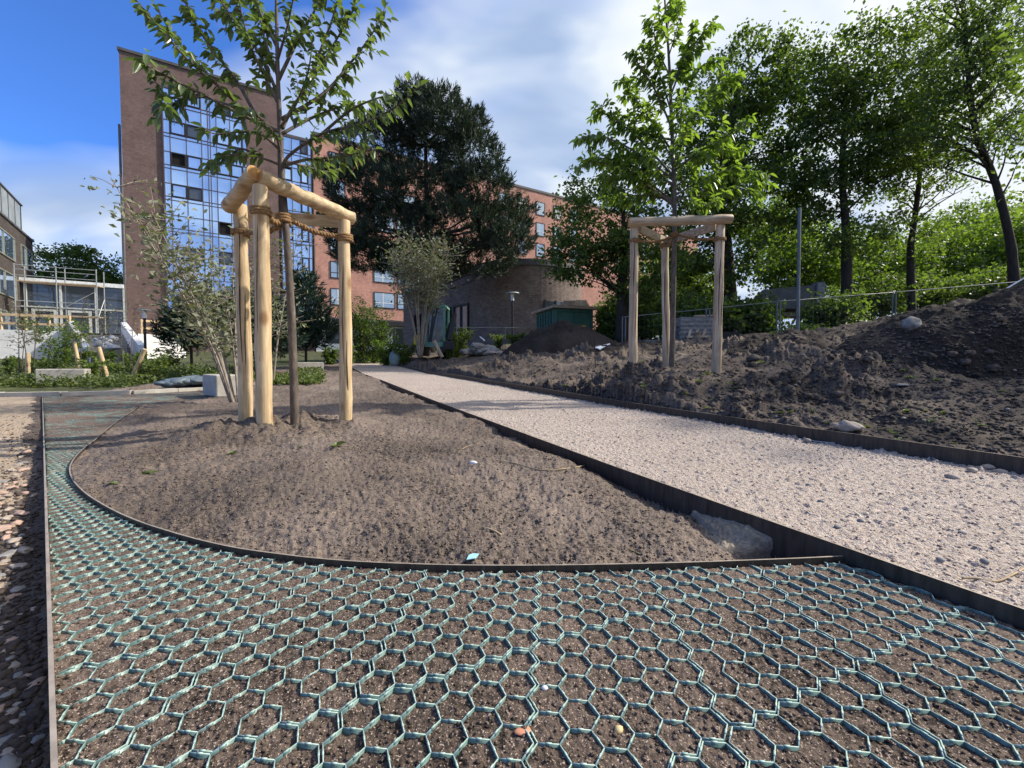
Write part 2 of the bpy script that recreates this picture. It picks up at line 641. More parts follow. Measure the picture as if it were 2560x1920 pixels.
LD, LN = np.array([-0.7506, 0.6607]), np.array([0.6607, 0.7506])     # left steel edging: direction, normal to its right
L0 = np.array([-0.759, 0.664])
CURVE_PX = [(2176, 1386), (1960, 1396), (1736, 1404), (1540, 1409), (1331, 1412), (1130, 1411), (926, 1404), (800, 1395), (694, 1383), (590, 1368), (498, 1348),
            (420, 1326), (347, 1302), (285, 1275), (231, 1244), (203, 1222), (185, 1202), (175, 1180), (177, 1160), (191, 1138), (212, 1118),
            (237, 1099), (268, 1072), (301, 1047), (336, 1024)]
CURVE = [G(px, py, 0.015) for px, py in CURVE_PX]
_o0, _o1 = (CURVE[0].x * PN[0] + CURVE[0].y * PN[1], CURVE[1].x * PN[0] + CURVE[1].y * PN[1])
CURVE[0] = CURVE[1].lerp(CURVE[0], (OFF_L - 0.004 - _o1) / (_o0 - _o1))


def smooth_line(P, n=6):
    out = []
    for i in range(len(P) - 1):
        a, b, c, d = P[max(i - 1, 0)], P[i], P[i + 1], P[min(i + 2, len(P) - 1)]
        for k in range(n):
            t = k / n
            out.append(0.5 * ((2 * b) + (c - a) * t + (2 * a - 5 * b + 4 * c - d) * t * t + (3 * b - a - 3 * c + d) * t ** 3))
    return out + [P[-1]]


CURVE_S = smooth_line(CURVE)
far_pts = [G(351, 1013), G(515, 1003), G(545, 972), G(108, 984)]
lback = L0 - LD * 1.5
pback = path_xy(-1.6, OFF_L)
GRID = np.array([(p.x, p.y) for p in CURVE_S] + [(p.x, p.y) for p in far_pts] + [tuple(lback), tuple(pback)])


def inpoly(poly, x, y):
    c = np.zeros(np.shape(x), bool)
    n = len(poly)
    j = n - 1
    for i in range(n):
        xi, yi = poly[i]
        xj, yj = poly[j]
        if yi != yj:
            c ^= ((yi > y) != (yj > y)) & (x < (xj - xi) * (y - yi) / (yj - yi) + xi)
        j = i
    return c


# control points of the natural ground
CP = []
for px, py, z in [(1600, 1372, -.03), (1850, 1370, -.07), (1200, 1395, 0.005), (800, 1370, 0.0), (450, 1315, 0.0), (280, 1230, 0.0), (230, 1150, .01), (1000, 1200, .035), (1250, 1120, .05),
                  (1150, 1050, .075), (700, 1200, .03), (950, 1030, .075), (560, 1060, .04), (480, 1020, .02), (420, 985, .02), (350, 1015, .005), (520, 985, .05), (1500, 1220, .0), (300, 1070, 0.0),
                  (1800, 1320, -.06), (1380, 1160, .035), (60, 1000, 0), (60, 1200, -.08), (200, 975, .02)]:
    p = G(px, py, z)
    CP.append((p.x, p.y, z))
for px, py, Y in [(663, 1085, 3.42), (615, 1063, 3.85), (865, 1062, 3.95), (740, 1076, 3.6), (800, 950, 9.5), (750, 925, 13), (650, 935, 11.5), (560, 950, 9.5),
                  (1582, 950, 5.75), (1665, 938, 6.4), (1790, 940, 5.65), (1300, 905, 11), (1000, 893, 19), (1485, 925, 8.5), (1400, 893, 13), (1250, 893, 14), (1150, 897, 17),
                  (2100, 1010, 4.4), (2300, 965, 5.0), (2000, 905, 6.9), (1900, 872, 8.8), (2150, 880, 7.4), (2520, 1010, 4.2), (2480, 935, 6), (1700, 862, 12), (2000, 848, 12), (1600, 870, 12.5),
                  (2300, 800, 13), (2560, 790, 12), (1850, 835, 15), (300, 950, 11.5), (100, 953, 11), (300, 905, 18), (50, 912, 18), (450, 915, 17), (520, 905, 20), (250, 930, 14)]:
    p = W(px, py, Y)
    CP.append(tuple(p))
for s_ in (1.0, 2.0, 3.5, 5, 7.5, 10, 14, 18, 23, 27):
    x, y = path_xy(s_, OFF_R + 0.12)
    CP.append((x, y, float(zpath(s_)) + 0.065))
    if s_ > 2:
        x, y = path_xy(s_, OFF_L - 0.12)
        CP.append((x, y, float(zpath(s_)) - 0.02))
for s_ in (30, 36):
    x, y = path_xy(s_, 2.6)
    CP.append((x, y, float(zpath(s_))))
for x, y, z in [(-30, 30, 1.0), (-22, 24, .62), (-18, 29, .8), (-10, 30, 1.5), (0, 30, 2.1), (10, 28, 1.9), (25, 25, 1.7), (-60, 60, 2.6), (0, 60, 2.6), (60, 60, 2.6), (-200, 200, 2.6), (200, 200, 2.6), (0, 250, 2.6),
                (40, 10, 1.6), (12, 2, .6), (6, 0, .2), (3.5, -.5, .14), (0, -3, 0), (-8, 2, -.05), (-20, 8, .1), (-40, 12, .8), (-30, -20, 0), (30, -20, 0.3), (0, -60, 0), (200, 0, 1.5), (-200, 0, 1.0), (0, -300, 0)]:
    CP.append((x, y, z))
CP = np.array(CP)


def lp(x, y):
    r = np.sqrt(x * x + y * y) + 1e-6
    return np.arctan2(x, y + 0.35), np.log(r + 0.15)


_a, _b = lp(CP[:, 0], CP[:, 1])
_d = np.sqrt((_a[:, None] - _a[None]) ** 2 + (_b[:, None] - _b[None]) ** 2)
_n = len(CP)
_A = np.zeros((_n + 3, _n + 3))
_A[:_n, :_n] = -_d - np.eye(_n) * 0.012
_A[:_n, _n] = 1
_A[:_n, _n + 1] = _a
_A[:_n, _n + 2] = _b
_A[_n:, :_n] = _A[:_n, _n:].T
_w = np.linalg.solve(_A, np.concatenate([CP[:, 2], np.zeros(3)]))


def zsoil(x, y):
    """smooth natural ground"""
    x, y = np.asarray(x, float), np.asarray(y, float)
    sh = x.shape
    x, y = x.ravel(), y.ravel()
    out = np.empty(len(x))
    for i in range(0, len(x), 20000):
        a, b = lp(x[i:i + 20000], y[i:i + 20000])
        d = np.sqrt((a[:, None] - _a[None]) ** 2 + (b[:, None] - _b[None]) ** 2)
        out[i:i + 20000] = -d @ _w[:_n] + _w[_n] + _w[_n + 1] * a + _w[_n + 2] * b
    return out.reshape(sh)


KERB_Y = 8.35


def region(x, y):
    """0 soil, 1 gravel path, 2 soil under the paver grid, 3 stony yard on the left"""
    s = x * PU[0] + y * PU[1]
    o = x * PN[0] + y * PN[1]
    r = np.zeros(np.shape(x), int)
    rr = np.hypot(x, y)
    r[(o > OFF_L) & (o < OFF_R + 0.01 + np.minimum(rr * rr * 0.0045, 0.25)) & (s < 27.5) & (s > -3)] = 1
    r[inpoly(GRID, x, y)] = 2
    left = (x * LN[0] + y * LN[1] < L0[0] * LN[0] + L0[1] * LN[1]) & (y < 8.3 + (x + 9) * 0.02) & (y > -3)
    r[left & (x > -40)] = 3
    return r


def gh(x, y):
    """finished ground height at one point, without the crumbs"""
    X, Y = np.array([float(x)]), np.array([float(y)])
    r = region(X, Y)[0]
    if r == 1:
        return float(zpath(x * PU[0] + y * PU[1]))
    if r == 2:
        return -0.012
    return float(zsoil(X, Y)[0])


# mound at each planted tree
MOUNDS = [(W(690, 1070, 3.6), 0.62, 0.05), (W(1680, 938, 5.9), 0.9, 0.08)]


def build_ground():
    a1 = np.linspace(R(-61), R(61), 960)
    a2 = np.linspace(R(61), R(299), 90)[1:-1]
    ang = np.concatenate([a1, a2])
    r1 = np.concatenate([1 / np.linspace(1 / 0.42, 1 / 2.6, 400), np.geomspace(2.6, 15, 185)[1:]])
    r2 = np.geomspace(15.0, 420, 90)[1:]
    rad = np.concatenate([[0.12, 0.25], r1, r2])
    A, RR = np.meshgrid(ang, rad)
    X, Y = RR * np.sin(A), RR * np.cos(A)
    reg = region(X, Y)
    Z = zsoil(X, Y)
    for c, rr, h in MOUNDS:
        Z = Z + h * np.exp(-((X - c.x) ** 2 + (Y - c.y) ** 2) / rr ** 2)
    near = np.clip(1.5 - RR / 30, 0, 1)
    s = X * PU[0] + Y * PU[1]
    o = X * PN[0] + Y * PN[1]
    # bed soil: fine crumbs, a few softer humps; rough soil on the right of the path: clods
    right = np.clip((o - 3.3) / 0.3, 0, 1) * np.clip((24 - RR) / 8, 0.25, 1)
    hump = (fbm(X * 1.7, Y * 1.7, 3, 3) - 0.5) * 0.10
    cr = (fbm(X * 48, Y * 48, 5, 3, 0.6) - 0.5) * 0.026
    crm = (fbm(X * 14, Y * 14, 8, 3) - 0.5) * 0.028 + (fbm(X * 5, Y * 5, 9, 2) - 0.5) * 0.035
    q = fbm(X * 4.2, Y * 4.2, 11, 4, 0.55)
    cl = np.maximum(q - 0.47, 0) * 0.75 + (np.abs(fbm(X * 11, Y * 11, 15, 3, 0.6) - 0.5) * 0.17) + np.maximum(fbm(X * 7, Y * 7, 17, 2) - .62, 0) * .35
    tread = np.clip((fbm(X * 0.8, Y * 0.8, 33, 2) - 0.35) * 3, 0.15, 1)
    t1 = np.exp(-((X - MOUNDS[0][0].x) ** 2 + (Y - MOUNDS[0][0].y) ** 2) / 0.65 ** 2)
    soil = Z + (hump * np.clip(RR / 3, 0.45, 1) + cr + crm + t1 * (cl * 0.5)) * near + right * (cl * tread + hump * 0.9) * near
    # the bed dips along the path edging so that the steel shows
    dip = np.exp(-((OFF_L - o) / 0.13) ** 2) * (o < OFF_L) * np.clip((fbm(s * 1.6, o * 0 + 2.0, 41, 3) - 0.33) * 3.2, 0, 1) * (s < 9) * (s > 0)
    soil = soil - dip * 0.07
    st = (fbm(X * 75, Y * 75, 21, 2) - 0.5) * 0.012 + np.maximum(vn(X * 40, Y * 40, 23) - 0.75, 0) * 0.03
    path = zpath(s) - 0.09
    far = np.clip((RR - 3.3) / 2.0, 0, 1)
    cell = -0.0066 + far * 0.0066 + (fbm(X * 85, Y * 85, 27, 3, 0.65) - 0.5) * 0.010 * (1 - far * 0.6) + (fbm(X * 9, Y * 9, 29, 2) - 0.5) * (0.006 + .006 * far)
    yard = np.clip(-0.085 + (RR - 2.5) * 0.022, -0.085, -0.01) + (fbm(X * 5, Y * 5, 31, 3) - 0.5) * 0.05 * np.clip(1.6 - RR / 5, 0.1, 1) + (fbm(X * 40, Y * 40, 35, 3) - 0.5) * 0.02
    Z = np.where(reg == 1, path, np.where(reg == 2, cell, np.where(reg == 3, yard, soil)))
    # right edging holds the soil back
    V = np.stack([X, Y, Z], -1).reshape(-1, 3)
    nr, na = A.shape
    i, j = np.meshgrid(np.arange(nr - 1), np.arange(na), indexing='ij')
    jn = (j + 1) % na
    Q = np.stack([i * na + j, (i + 1) * na + j, (i + 1) * na + jn, i * na + jn], -1).reshape(-1, 4)[:, ::-1]
    cen = V[Q].mean(1)
    fr = region(cen[:, 0], cen[:, 1])
    # a closing disc under the camera
    for rid, nm, mt in ((0, 'ground', None), (2, 'soil_fill', M['soil_cell']), (3, 'gravel_yard', M['yard'])):
        q = Q[(fr == 0) | (fr == 1)] if rid == 0 else Q[fr == rid]
        c0 = cen[(fr == 0) | (fr == 1)]
        idx, inv = np.unique(q, return_inverse=True)
        ob = mesh_np(nm, V[idx], inv.reshape(-1, 4), mt, smooth=True)
        ob['kind'] = 'structure'
        if rid == 3:
            ob.data.materials.append(M['soil_rough'])
            c = cen[fr == 3]
            e_ = (c[:, 0] * LN[0] + c[:, 1] * LN[1]) - (L0[0] * LN[0] + L0[1] * LN[1])
            k_ = np.hypot(c[:, 0], c[:, 1]) + (fbm(c[:, 0] * 2.5, c[:, 1] * 2.5, 61, 3) - .5) * 2.5
            ob.data.polygons.foreach_set('material_index', ((k_ < 1.5) | (e_ > -.10 + (fbm(c[:, 0] * 4, c[:, 1] * 4, 63, 2) - .5) * .15)).astype(np.int32))
        if rid == 0:
            ob.data.materials.append(M['soil_bed'])
            ob.data.materials.append(M['soil_rough'])
            ob.data.materials.append(M['turf'])
            c = c0
            oo = c[:, 0] * PN[0] + c[:, 1] * PN[1]
            rr = np.hypot(c[:, 0], c[:, 1])
            mi = np.where((oo > 2.5), 1, 0)
            for mc, mr_, mh in MOUNDS[:1]:
                dd_ = np.hypot(c[:, 0] - mc.x, c[:, 1] - mc.y) + (fbm(c[:, 0] * 5, c[:, 1] * 5, 51, 3) - .5) * .5
                mi = np.where(dd_ < .62, 1, mi)
            mi = np.where((rr > 26) | ((c[:, 0] < -9) & (c[:, 1] > 8.2)), 2, mi)
            ob.data.polygons.foreach_set('material_index', mi.astype(np.int32))


M['turf'] = pm('turf', [(0.35, (0.035, 0.032, 0.020)), (0.55, (0.06, 0.07, 0.025)), (0.7, (0.10, 0.12, 0.04))], 1.5, 0.95, 0.6, 0.05)
build_ground()


def build_path():
    S1 = np.concatenate([np.linspace(-1.2, 4, 700), np.linspace(4, 12, 420)[1:], np.linspace(12, 27.5, 160)[1:]])
    O1 = np.linspace(OFF_L, OFF_R, 330)
    Sg, Og = np.meshgrid(S1, O1, indexing='ij')
    X, Y = PN[0] * Og + PU[0] * Sg, PN[1] * Og + PU[1] * Sg
    near = np.clip(1.4 - Sg / 16, 0.1, 1)
    st = (fbm(X * 75, Y * 75, 21, 2) - 0.5) * 0.013 + np.maximum(vn(X * 45, Y * 45, 23) - 0.72, 0) * 0.035
    e = np.clip((Og - OFF_R + 0.25) / 0.25, 0, 1)
    st = st * (1 + e) + e * np.maximum(fbm(X * 18, Y * 18, 28, 2) - 0.5, 0) * 0.05
    Z = zpath(Sg) - 0.006 + st * near + (fbm(X * 1.3, Y * 1.3, 25, 3) - 0.5) * 0.022
    V = np.stack([X, Y, Z], -1).reshape(-1, 3)
    n, m = Sg.shape
    i, j = np.meshgrid(np.arange(n - 1), np.arange(m - 1), indexing='ij')
    Q = np.stack([i * m + j, i * m + j + 1, (i + 1) * m + j + 1, (i + 1) * m + j], -1).reshape(-1, 4)
    mesh_np('gravel_path', V, Q, M['gravel'], smooth=True)['kind'] = 'structure'


build_path()

# ---------------------------------------------------------------- steel edgings
mb = MB()
mb.strip([(L0[0] + LD[0] * t, L0[1] + LD[1] * t, 0.012 + 0.004 * math.sin(t * 2.1)) for t in np.linspace(-1.4, 11.35, 60)], 0.008, 0.16)
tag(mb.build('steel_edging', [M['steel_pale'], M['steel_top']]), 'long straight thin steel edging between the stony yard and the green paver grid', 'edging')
mb = MB()
mb.strip([(p.x, p.y, 0.0145) for p in CURVE_S] + [(far_pts[0].x, far_pts[0].y, 0.02), (far_pts[1].x, far_pts[1].y, 0.03)], 0.006, 0.16)
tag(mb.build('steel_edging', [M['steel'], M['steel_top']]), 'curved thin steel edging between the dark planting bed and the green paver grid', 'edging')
mb = MB()
mb.strip([(*path_xy(s_, OFF_L), float(zpath(s_)) + 0.012) for s_ in np.linspace(-2.5, 27.5, 90)], 0.007, 0.24)
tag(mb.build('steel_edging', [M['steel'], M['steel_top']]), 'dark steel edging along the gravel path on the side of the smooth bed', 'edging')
mb = MB()
mb.strip([(*path_xy(s_, OFF_R), float(zpath(s_)) + 0.085 + 0.006 * math.sin(s_ * 1.3)) for s_ in np.linspace(-2.5, 27.5, 90)], 0.008, 0.26)
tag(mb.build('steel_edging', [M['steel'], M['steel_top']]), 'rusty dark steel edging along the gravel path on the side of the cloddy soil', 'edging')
# concrete kerb strip across the end of the grid and the yard
mb = MB()
kp = [W(-260, 1002, 7.9), W(0, 990, 8.05), W(160, 984, 8.2), W(330, 977, 8.6), W(440, 968, 9.3), W(530, 961, 10.0)]
for a, b in zip(kp[:-1], kp[1:]):
    a2, b2 = Vector((a.x, a.y, 0.02)), Vector((b.x, b.y, 0.03))
    d = (b2 - a2).normalized()
    mb.bar(a2 + d * 0.004, b2 - d * 0.004, 0.18, 0.10)
tag(mb.build('kerb', M['concrete']), 'pale concrete kerb across the far end of the paver grid', 'kerb')

# ---------------------------------------------------------------- honeycomb paver grid
HW, CS = 0.0655, 0.0578
HR = CS / 1.5
hc = math.atan2(1370 - CX, F)
HC, HE = np.array([math.sin(hc), math.cos(hc)]), np.array([math.cos(hc), -math.sin(hc)])
ix, jx = np.meshgrid(np.arange(-190, 60), np.arange(-30, 150), indexing='ij')
cx_ = HE[0] * ix * CS + HC[0] * (jx + (ix % 2) * 0.5) * HW
cy_ = HE[1] * ix * CS + HC[1] * (jx + (ix % 2) * 0.5) * HW
rr_ = jx - np.floor_divide(ix, 2)
ok = inpoly(GRID, cx_, cy_) | inpoly(GRID, cx_ + .03, cy_) | inpoly(GRID, cx_ - .03, cy_) | inpoly(GRID, cx_, cy_ + .03) | inpoly(GRID, cx_, cy_ - .03)
# only what the picture can reach
ok &= (cy_ > 0.25) & (np.abs(cx_) < cy_ * 1.5 + 0.5)
pan = {}
for i, j, r_, x, y in zip(ix[ok], jx[ok], rr_[ok], cx_[ok], cy_[ok]):
    pan.setdefault((int(i) // 6, int(r_ + 3) // 6), []).append((x, y))
CORN = [(HE * a + HC * b) for a, b in ((HR, 0), (HR / 2, HW / 2), (-HR / 2, HW / 2), (-HR, 0), (-HR / 2, -HW / 2), (HR / 2, -HW / 2))]
GL = GRID.tolist()


def pin(p):
    x, y = p
    c = False
    j = len(GL) - 1
    for i in range(len(GL)):
        if (GL[i][1] > y) != (GL[j][1] > y) and x < (GL[j][0] - GL[i][0]) * (y - GL[i][1]) / (GL[j][1] - GL[i][1]) + GL[i][0]:
            c = not c
        j = i
    return c


def wallbox(V, Q, a, b, th, z0, z1):
    d = b - a
    L = math.hypot(*d)
    if L < 1e-5:
        return
    n = np.array([-d[1], d[0]]) / L * th / 2
    k = len(V)
    for z in (z0, z1):
        V += [(*(a - n), z), (*(b - n), z), (*(b + n), z), (*(a + n), z)]
    Q += [(k + 4, k + 5, k + 6, k + 7), (k, k + 1, k + 5, k + 4), (k + 1, k + 2, k + 6, k + 5), (k + 2, k + 3, k + 7, k + 6), (k + 3, k, k + 4, k + 7)]


def build_panels():
    for key, cells in sorted(pan.items()):
        cc = np.mean(cells, 0)
        dist = math.hypot(*cc)
        cells = [np.array(c) for c in cells]
        edges = {}
        for c in cells:
            for k in range(6):
                a, b = c + CORN[k], c + CORN[(k + 1) % 6]
                mid = (round((a[0] + b[0]) * 500), round((a[1] + b[1]) * 500))
                edges.setdefault(mid, (a, b))
        V, Q = [], []
        zj = random.uniform(-0.0012, 0.0012)
        tx, ty = random.uniform(-.006, .006), random.uniform(-.006, .006)
        for a, b in edges.values():
            ia, ib = pin(a), pin(b)
            if not (ia or ib):
                continue
            if ia != ib:
                p, q = (a, b) if ia else (b, a)
                lo, hi = 0.0, 1.0
                for _ in range(10):
                    m_ = (lo + hi) / 2
                    if pin(p + (q - p) * m_):
                        lo = m_
                    else:
                        hi = m_
                if lo < 0.2:
                    continue
                b = p + (q - p) * (lo - 0.08)
                a = p
            a, b = cc + (a - cc) * 0.980, cc + (b - cc) * 0.980
            if random.random() < 0.012:
                continue
            mid = (a + b) / 2 - cc
            z1 = zj + mid[0] * tx + mid[1] * ty
            wallbox(V, Q, a, b, 0.0020, -0.03, z1)
            if dist < 2.6:
                d = b - a
                wallbox(V, Q, a + d * 0.36, a + d * 0.64, 0.0032, z1 - 0.0045, z1 + 0.0008)
        if V:
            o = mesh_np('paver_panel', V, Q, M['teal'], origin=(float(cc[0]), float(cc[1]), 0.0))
            o.data.materials.append(M['teal_lit_rim'])
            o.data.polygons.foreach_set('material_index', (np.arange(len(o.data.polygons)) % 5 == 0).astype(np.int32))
            tag(o, 'pale green plastic honeycomb paver panel filled with dark soil', 'paver panel', 'honeycomb paver panels beside the planting bed')


build_panels()
# ---------------------------------------------------------------- tree stakes with rails and rope
def log(mb, p, q, r0, r1, n=18, seg=10, bow=0.006, m_side=0, m_end=1):
    p, q = Vector(p), Vector(q)
    pts, rad = [], []
    for i in range(seg + 1):
        t = i / seg
        pts.append(p.lerp(q, t) + Vector((random.uniform(-1, 1), random.uniform(-1, 1), random.uniform(-1, 1))) * bow * (0 < i < seg))
        rad.append((r0 + (r1 - r0) * t) * random.uniform(0.975, 1.03))
    k0 = len(mb.f)
    pts = [pts[0], pts[0].lerp(pts[1], 0.04)] + pts[1:-1] + [pts[-1].lerp(pts[-2], 0.04), pts[-1]]
    rad = [rad[0] * 0.94, rad[0]] + rad[1:-1] + [rad[-1], rad[-1] * 0.94]
    mb.m = m_side
    mb.tube(pts, rad, n, True, 0.0)
    mb.mi[-1] = mb.mi[-2] = m_end
    mb.m = 0


def coil(mb, c, r, turns, rr, dz_, n=16, ph=0.0, wob=0.12):
    pts = []
    N_ = int(turns * n)
    for i in range(N_ + 1):
        a = ph + 2 * math.pi * i / n
        k = r + random.uniform(-wob, wob) * rr
        pts.append(Vector(c) + Vector((math.cos(a) * k, math.sin(a) * k, dz_ * (i / N_ - 0.5) + random.uniform(-wob, wob) * rr)))
    mb.tube(pts, rr, 6)


def twisted(mb, pts, rr, pitch=0.05, strands=2):
    """a rope laid from strands"""
    P = smooth_line([Vector(p) for p in pts], 14)
    acc = 0.0
    T = []
    for i, p in enumerate(P):
        if i:
            acc += (p - P[i - 1]).length
        t = (P[min(i + 1, len(P) - 1)] - P[max(i - 1, 0)]).normalized()
        u = t.cross(Vector((0, 0, 1))).normalized()
        T.append((p, u, t.cross(u), acc))
    for s in range(strands):
        out = []
        for p, u, w, a in T:
            k = 2 * math.pi * (a / pitch + s / strands)
            out.append(p + (u * math.cos(k) + w * math.sin(k)) * rr * 0.62)
        mb.tube(out, rr * 0.78, 7)


def stake_frame(label, stakes, wood, name='tree_support'):
    """stakes: list of (base, top, radius)"""
    c = sum((Vector(s[0]) for s in stakes), Vector()) / len(stakes)
    root = thing(name, label, 'tree stakes', c, 'staked trees with log tripods')
    for b, t, r in stakes:
        mb = MB()
        b, t = Vector(b), Vector(t)
        log(mb, b - (t - b).normalized() * 0.15, t, r, r * 0.93)
        # a long drying crack
        mb.m = 2
        a0 = random.uniform(3.9, 5.0)
        pts = [b.lerp(t, k) + Vector((math.cos(a0 + 0.12 * math.sin(k * 9)), math.sin(a0 + 0.12 * math.sin(k * 9)), 0)) * r * (0.975 - 0.05 * k) for k in np.linspace(0.30, 0.93, 22)]
        mb.tube(pts, [0.0065 * math.sin(math.pi * (i + .5) / len(pts)) + .001 for i in range(len(pts))], 4)
        a1, k0_ = a0 + random.choice([-1, 1]) * random.uniform(.35, .8), random.uniform(.05, .4)
        pts = [b.lerp(t, k) + Vector((math.cos(a1 + 0.1 * math.sin(k * 13)), math.sin(a1 + 0.1 * math.sin(k * 13)), 0)) * r * (0.98 - 0.05 * k) for k in np.linspace(k0_, k0_ + .35, 14)]
        mb.tube(pts, [0.005 * math.sin(math.pi * (i + .5) / len(pts)) + .001 for i in range(len(pts))], 4)
        mb.m = 0
        mb.build('stake', [wood, M['end_grain'], M['crack']], root, smooth='auto')
    return root


M['crack'] = pm('crack', two((0.06, 0.035, 0.02)), 20, 0.9, 0)

# near tripod -----------------------------------------------------
f_b, f_t = W(663, 1088, 3.42), W(651, 466, 3.42)
l_b, l_t = W(615, 1068, 3.85), W(600, 512, 3.85)
r_b, r_t = W(865, 1064, 3.95), W(861, 552, 3.95)
M['pine_wood_x'] = woodmat('pine_wood_x', (0.46, 0.33, 0.185), (0.62, 0.48, 0.30), axis=0)
tri1 = stake_frame('pale pine log tripod around the near young tree, with three round rails on top', [(f_b, f_t, .062), (l_b, l_t, .060), (r_b, r_t, .058)], M['pine_wood'])
mb = MB()
up = Vector((0, 0, 1))
A_ = f_t + up * 0.055
d_lr = (l_t - f_t)
d_rr = (r_t - f_t)
log(mb, W(638, 432, 3.40), W(572, 517, 3.78), .060, .064)
mb.build('rail', [M['pine_wood_x'], M['end_grain']], tri1, smooth='auto')
mb = MB()
log(mb, A_ - d_rr.normalized() * 0.03 + Vector((0.03, 0, 0.004)), r_t + up * 0.052 + d_rr.normalized() * 0.09, .062, .062)
mb.build('rail', [M['pine_wood_x'], M['end_grain']], tri1, smooth='auto')
mb = MB()
p, q = W(582, 538, 3.95), W(866, 556, 4.07)
d = (q - p).normalized()
s_ = d.cross(up).normalized()
prof = [(0.055 * math.cos(a) * 0.5, 0.058 * math.sin(a)) for a in np.linspace(-math.pi / 2, math.pi / 2, 9)]
ring = lambda o: [o - s_ * 0.0 - s_ * x + up * z for x, z in prof]
ra, rb = ring(p), ring(q)
n = len(prof)
mb.raw(ra + rb, [(k, k + 1, n + k + 1, n + k) for k in range(n - 1)] + [(n - 1, 0, n, 2 * n - 1), tuple(range(n - 1, -1, -1)), tuple(range(n, 2 * n))])
mb.build('rail', [M['pine_wood_x']], tri1)


def tie(root, tree_p, trunk_r, anchors, rr=0.0165):
    mb = MB()
    coil(mb, tree_p, trunk_r + rr * 0.9, 3.2, rr, 0.075)
    for (sp, sr, tp) in anchors:
        coil(mb, sp, sr + rr * 0.7, 2.4, rr * 0.85, 0.05, ph=random.uniform(0, 6))
        d = (Vector(tp) - Vector(sp))
        a = Vector(sp) + d.normalized() * sr * 0.9
        b = Vector(tp) - d.normalized() * trunk_r * 0.8
        mid = a.lerp(b, 0.5) - Vector((0, 0, 0.035))
        twisted(mb, [a, mid, b], rr * 1.25, 0.055)
    return mb.build('rope', M['rope'], root, smooth=True)


t1p = W(709, 548, 3.62)
lerpz = lambda b, t, k: Vector(b).lerp(Vector(t), k)
tie(tri1, t1p, 0.034, [(lerpz(f_b, f_t, .90), .058, t1p - up * .03), (lerpz(l_b, l_t, .875), .056, t1p - up * .05), (lerpz(r_b, r_t, .915), .055, t1p + up * .02)])

# farther tripod ---------------------------------------------------
L_b, L_t = W(1582, 950, 5.75), W(1586, 564, 5.75)
B_b, B_t = W(1666, 940, 6.45), W(1661, 590, 6.45)
R_b, R_t = W(1791, 942, 5.65), W(1801, 562, 5.65)
M['grey_wood_x'] = woodmat('grey_wood_x', (0.36, 0.27, 0.18), (0.55, 0.44, 0.31), axis=0)
tri2 = stake_frame('weathered log tripod around the farther young tree, one long log across its front', [(L_b, L_t, .060), (B_b, B_t, .058), (R_b, R_t, .062)], M['grey_wood'])
mb = MB()
log(mb, W(1572, 556, 5.68), W(1829, 548, 5.58), .060, .062)
mb.build('rail', [M['grey_wood_x'], M['end_grain']], tri2, smooth='auto')
mb = MB()
mb.bar(W(1600, 572, 5.8), W(1662, 602, 6.42), 0.035, 0.11)
mb.build('rail', [M['grey_wood_x']], tri2)
mb = MB()
mb.bar(W(1668, 602, 6.42), W(1790, 566, 5.75), 0.035, 0.11)
mb.build('rail', [M['grey_wood_x']], tri2)
t2p = W(1685, 588, 6.05)
tie(tri2, t2p, 0.032, [(lerpz(L_b, L_t, .90), .056, t2p - up * .03), (lerpz(B_b, B_t, .93), .054, t2p - up * .06), (lerpz(R_b, R_t, .905), .057, t2p + up * .02)], 0.014)


# ---------------------------------------------------------------- leaves and trees
def nrm(a):
    return a / (np.linalg.norm(a, axis=-1, keepdims=True) + 1e-9)


def rnd_dirs(n):
    return nrm(rng.normal(size=(n, 3)))


def leaf6(P, D, L, Wd, droop=0.25, fold=0.22):
    n = len(P)
    Nn = nrm(np.cross(np.cross(D, np.array([0, 0, 1.0]) + rng.normal(0, .35, (n, 3))), D))
    Sd = np.cross(D, Nn)
    L, Wd = np.reshape(L, (-1, 1)) * np.ones((n, 1)), np.reshape(Wd, (-1, 1)) * np.ones((n, 1))
    dr = np.array([0, 0, -1.0])[None] * droop * L
    v = [P, P + D * L * .30 - Sd * Wd * .5 + Nn * Wd * fold + dr * .08, P + D * L * .66 - Sd * Wd * .40 + Nn * Wd * fold * .8 + dr * .45, P + D * L + dr,
         P + D * L * .66 + Sd * Wd * .40 + Nn * Wd * fold * .8 + dr * .45, P + D * L * .30 + Sd * Wd * .5 + Nn * Wd * fold + dr * .08]
    V = np.stack(v, 1).reshape(-1, 3)
    b = np.arange(n)[:, None] * 6
    Q = np.concatenate([b + np.array([[0, 3, 2, 1]]), b + np.array([[0, 5, 4, 3]])], 0)
    return V, Q


def leaf4(P, D, L, Wd, fold=0.25, Nn=None):
    n = len(P)
    if Nn is None:
        Nn = nrm(np.cross(np.cross(D, rnd_dirs(n)), D))
    Sd = np.cross(D, Nn)
    L, Wd = np.reshape(L, (-1, 1)) * np.ones((n, 1)), np.reshape(Wd, (-1, 1)) * np.ones((n, 1))
    v = [P, P + D * L * .5 + Sd * Wd * .5 + Nn * Wd * fold, P + D * L, P + D * L * .5 - Sd * Wd * .5 + Nn * Wd * fold]
    V = np.stack(v, 1).reshape(-1, 3)
    b = np.arange(n)[:, None] * 4
    return V, np.concatenate([b + np.array([[0, 1, 2]]), b + np.array([[0, 2, 3]])], 0)


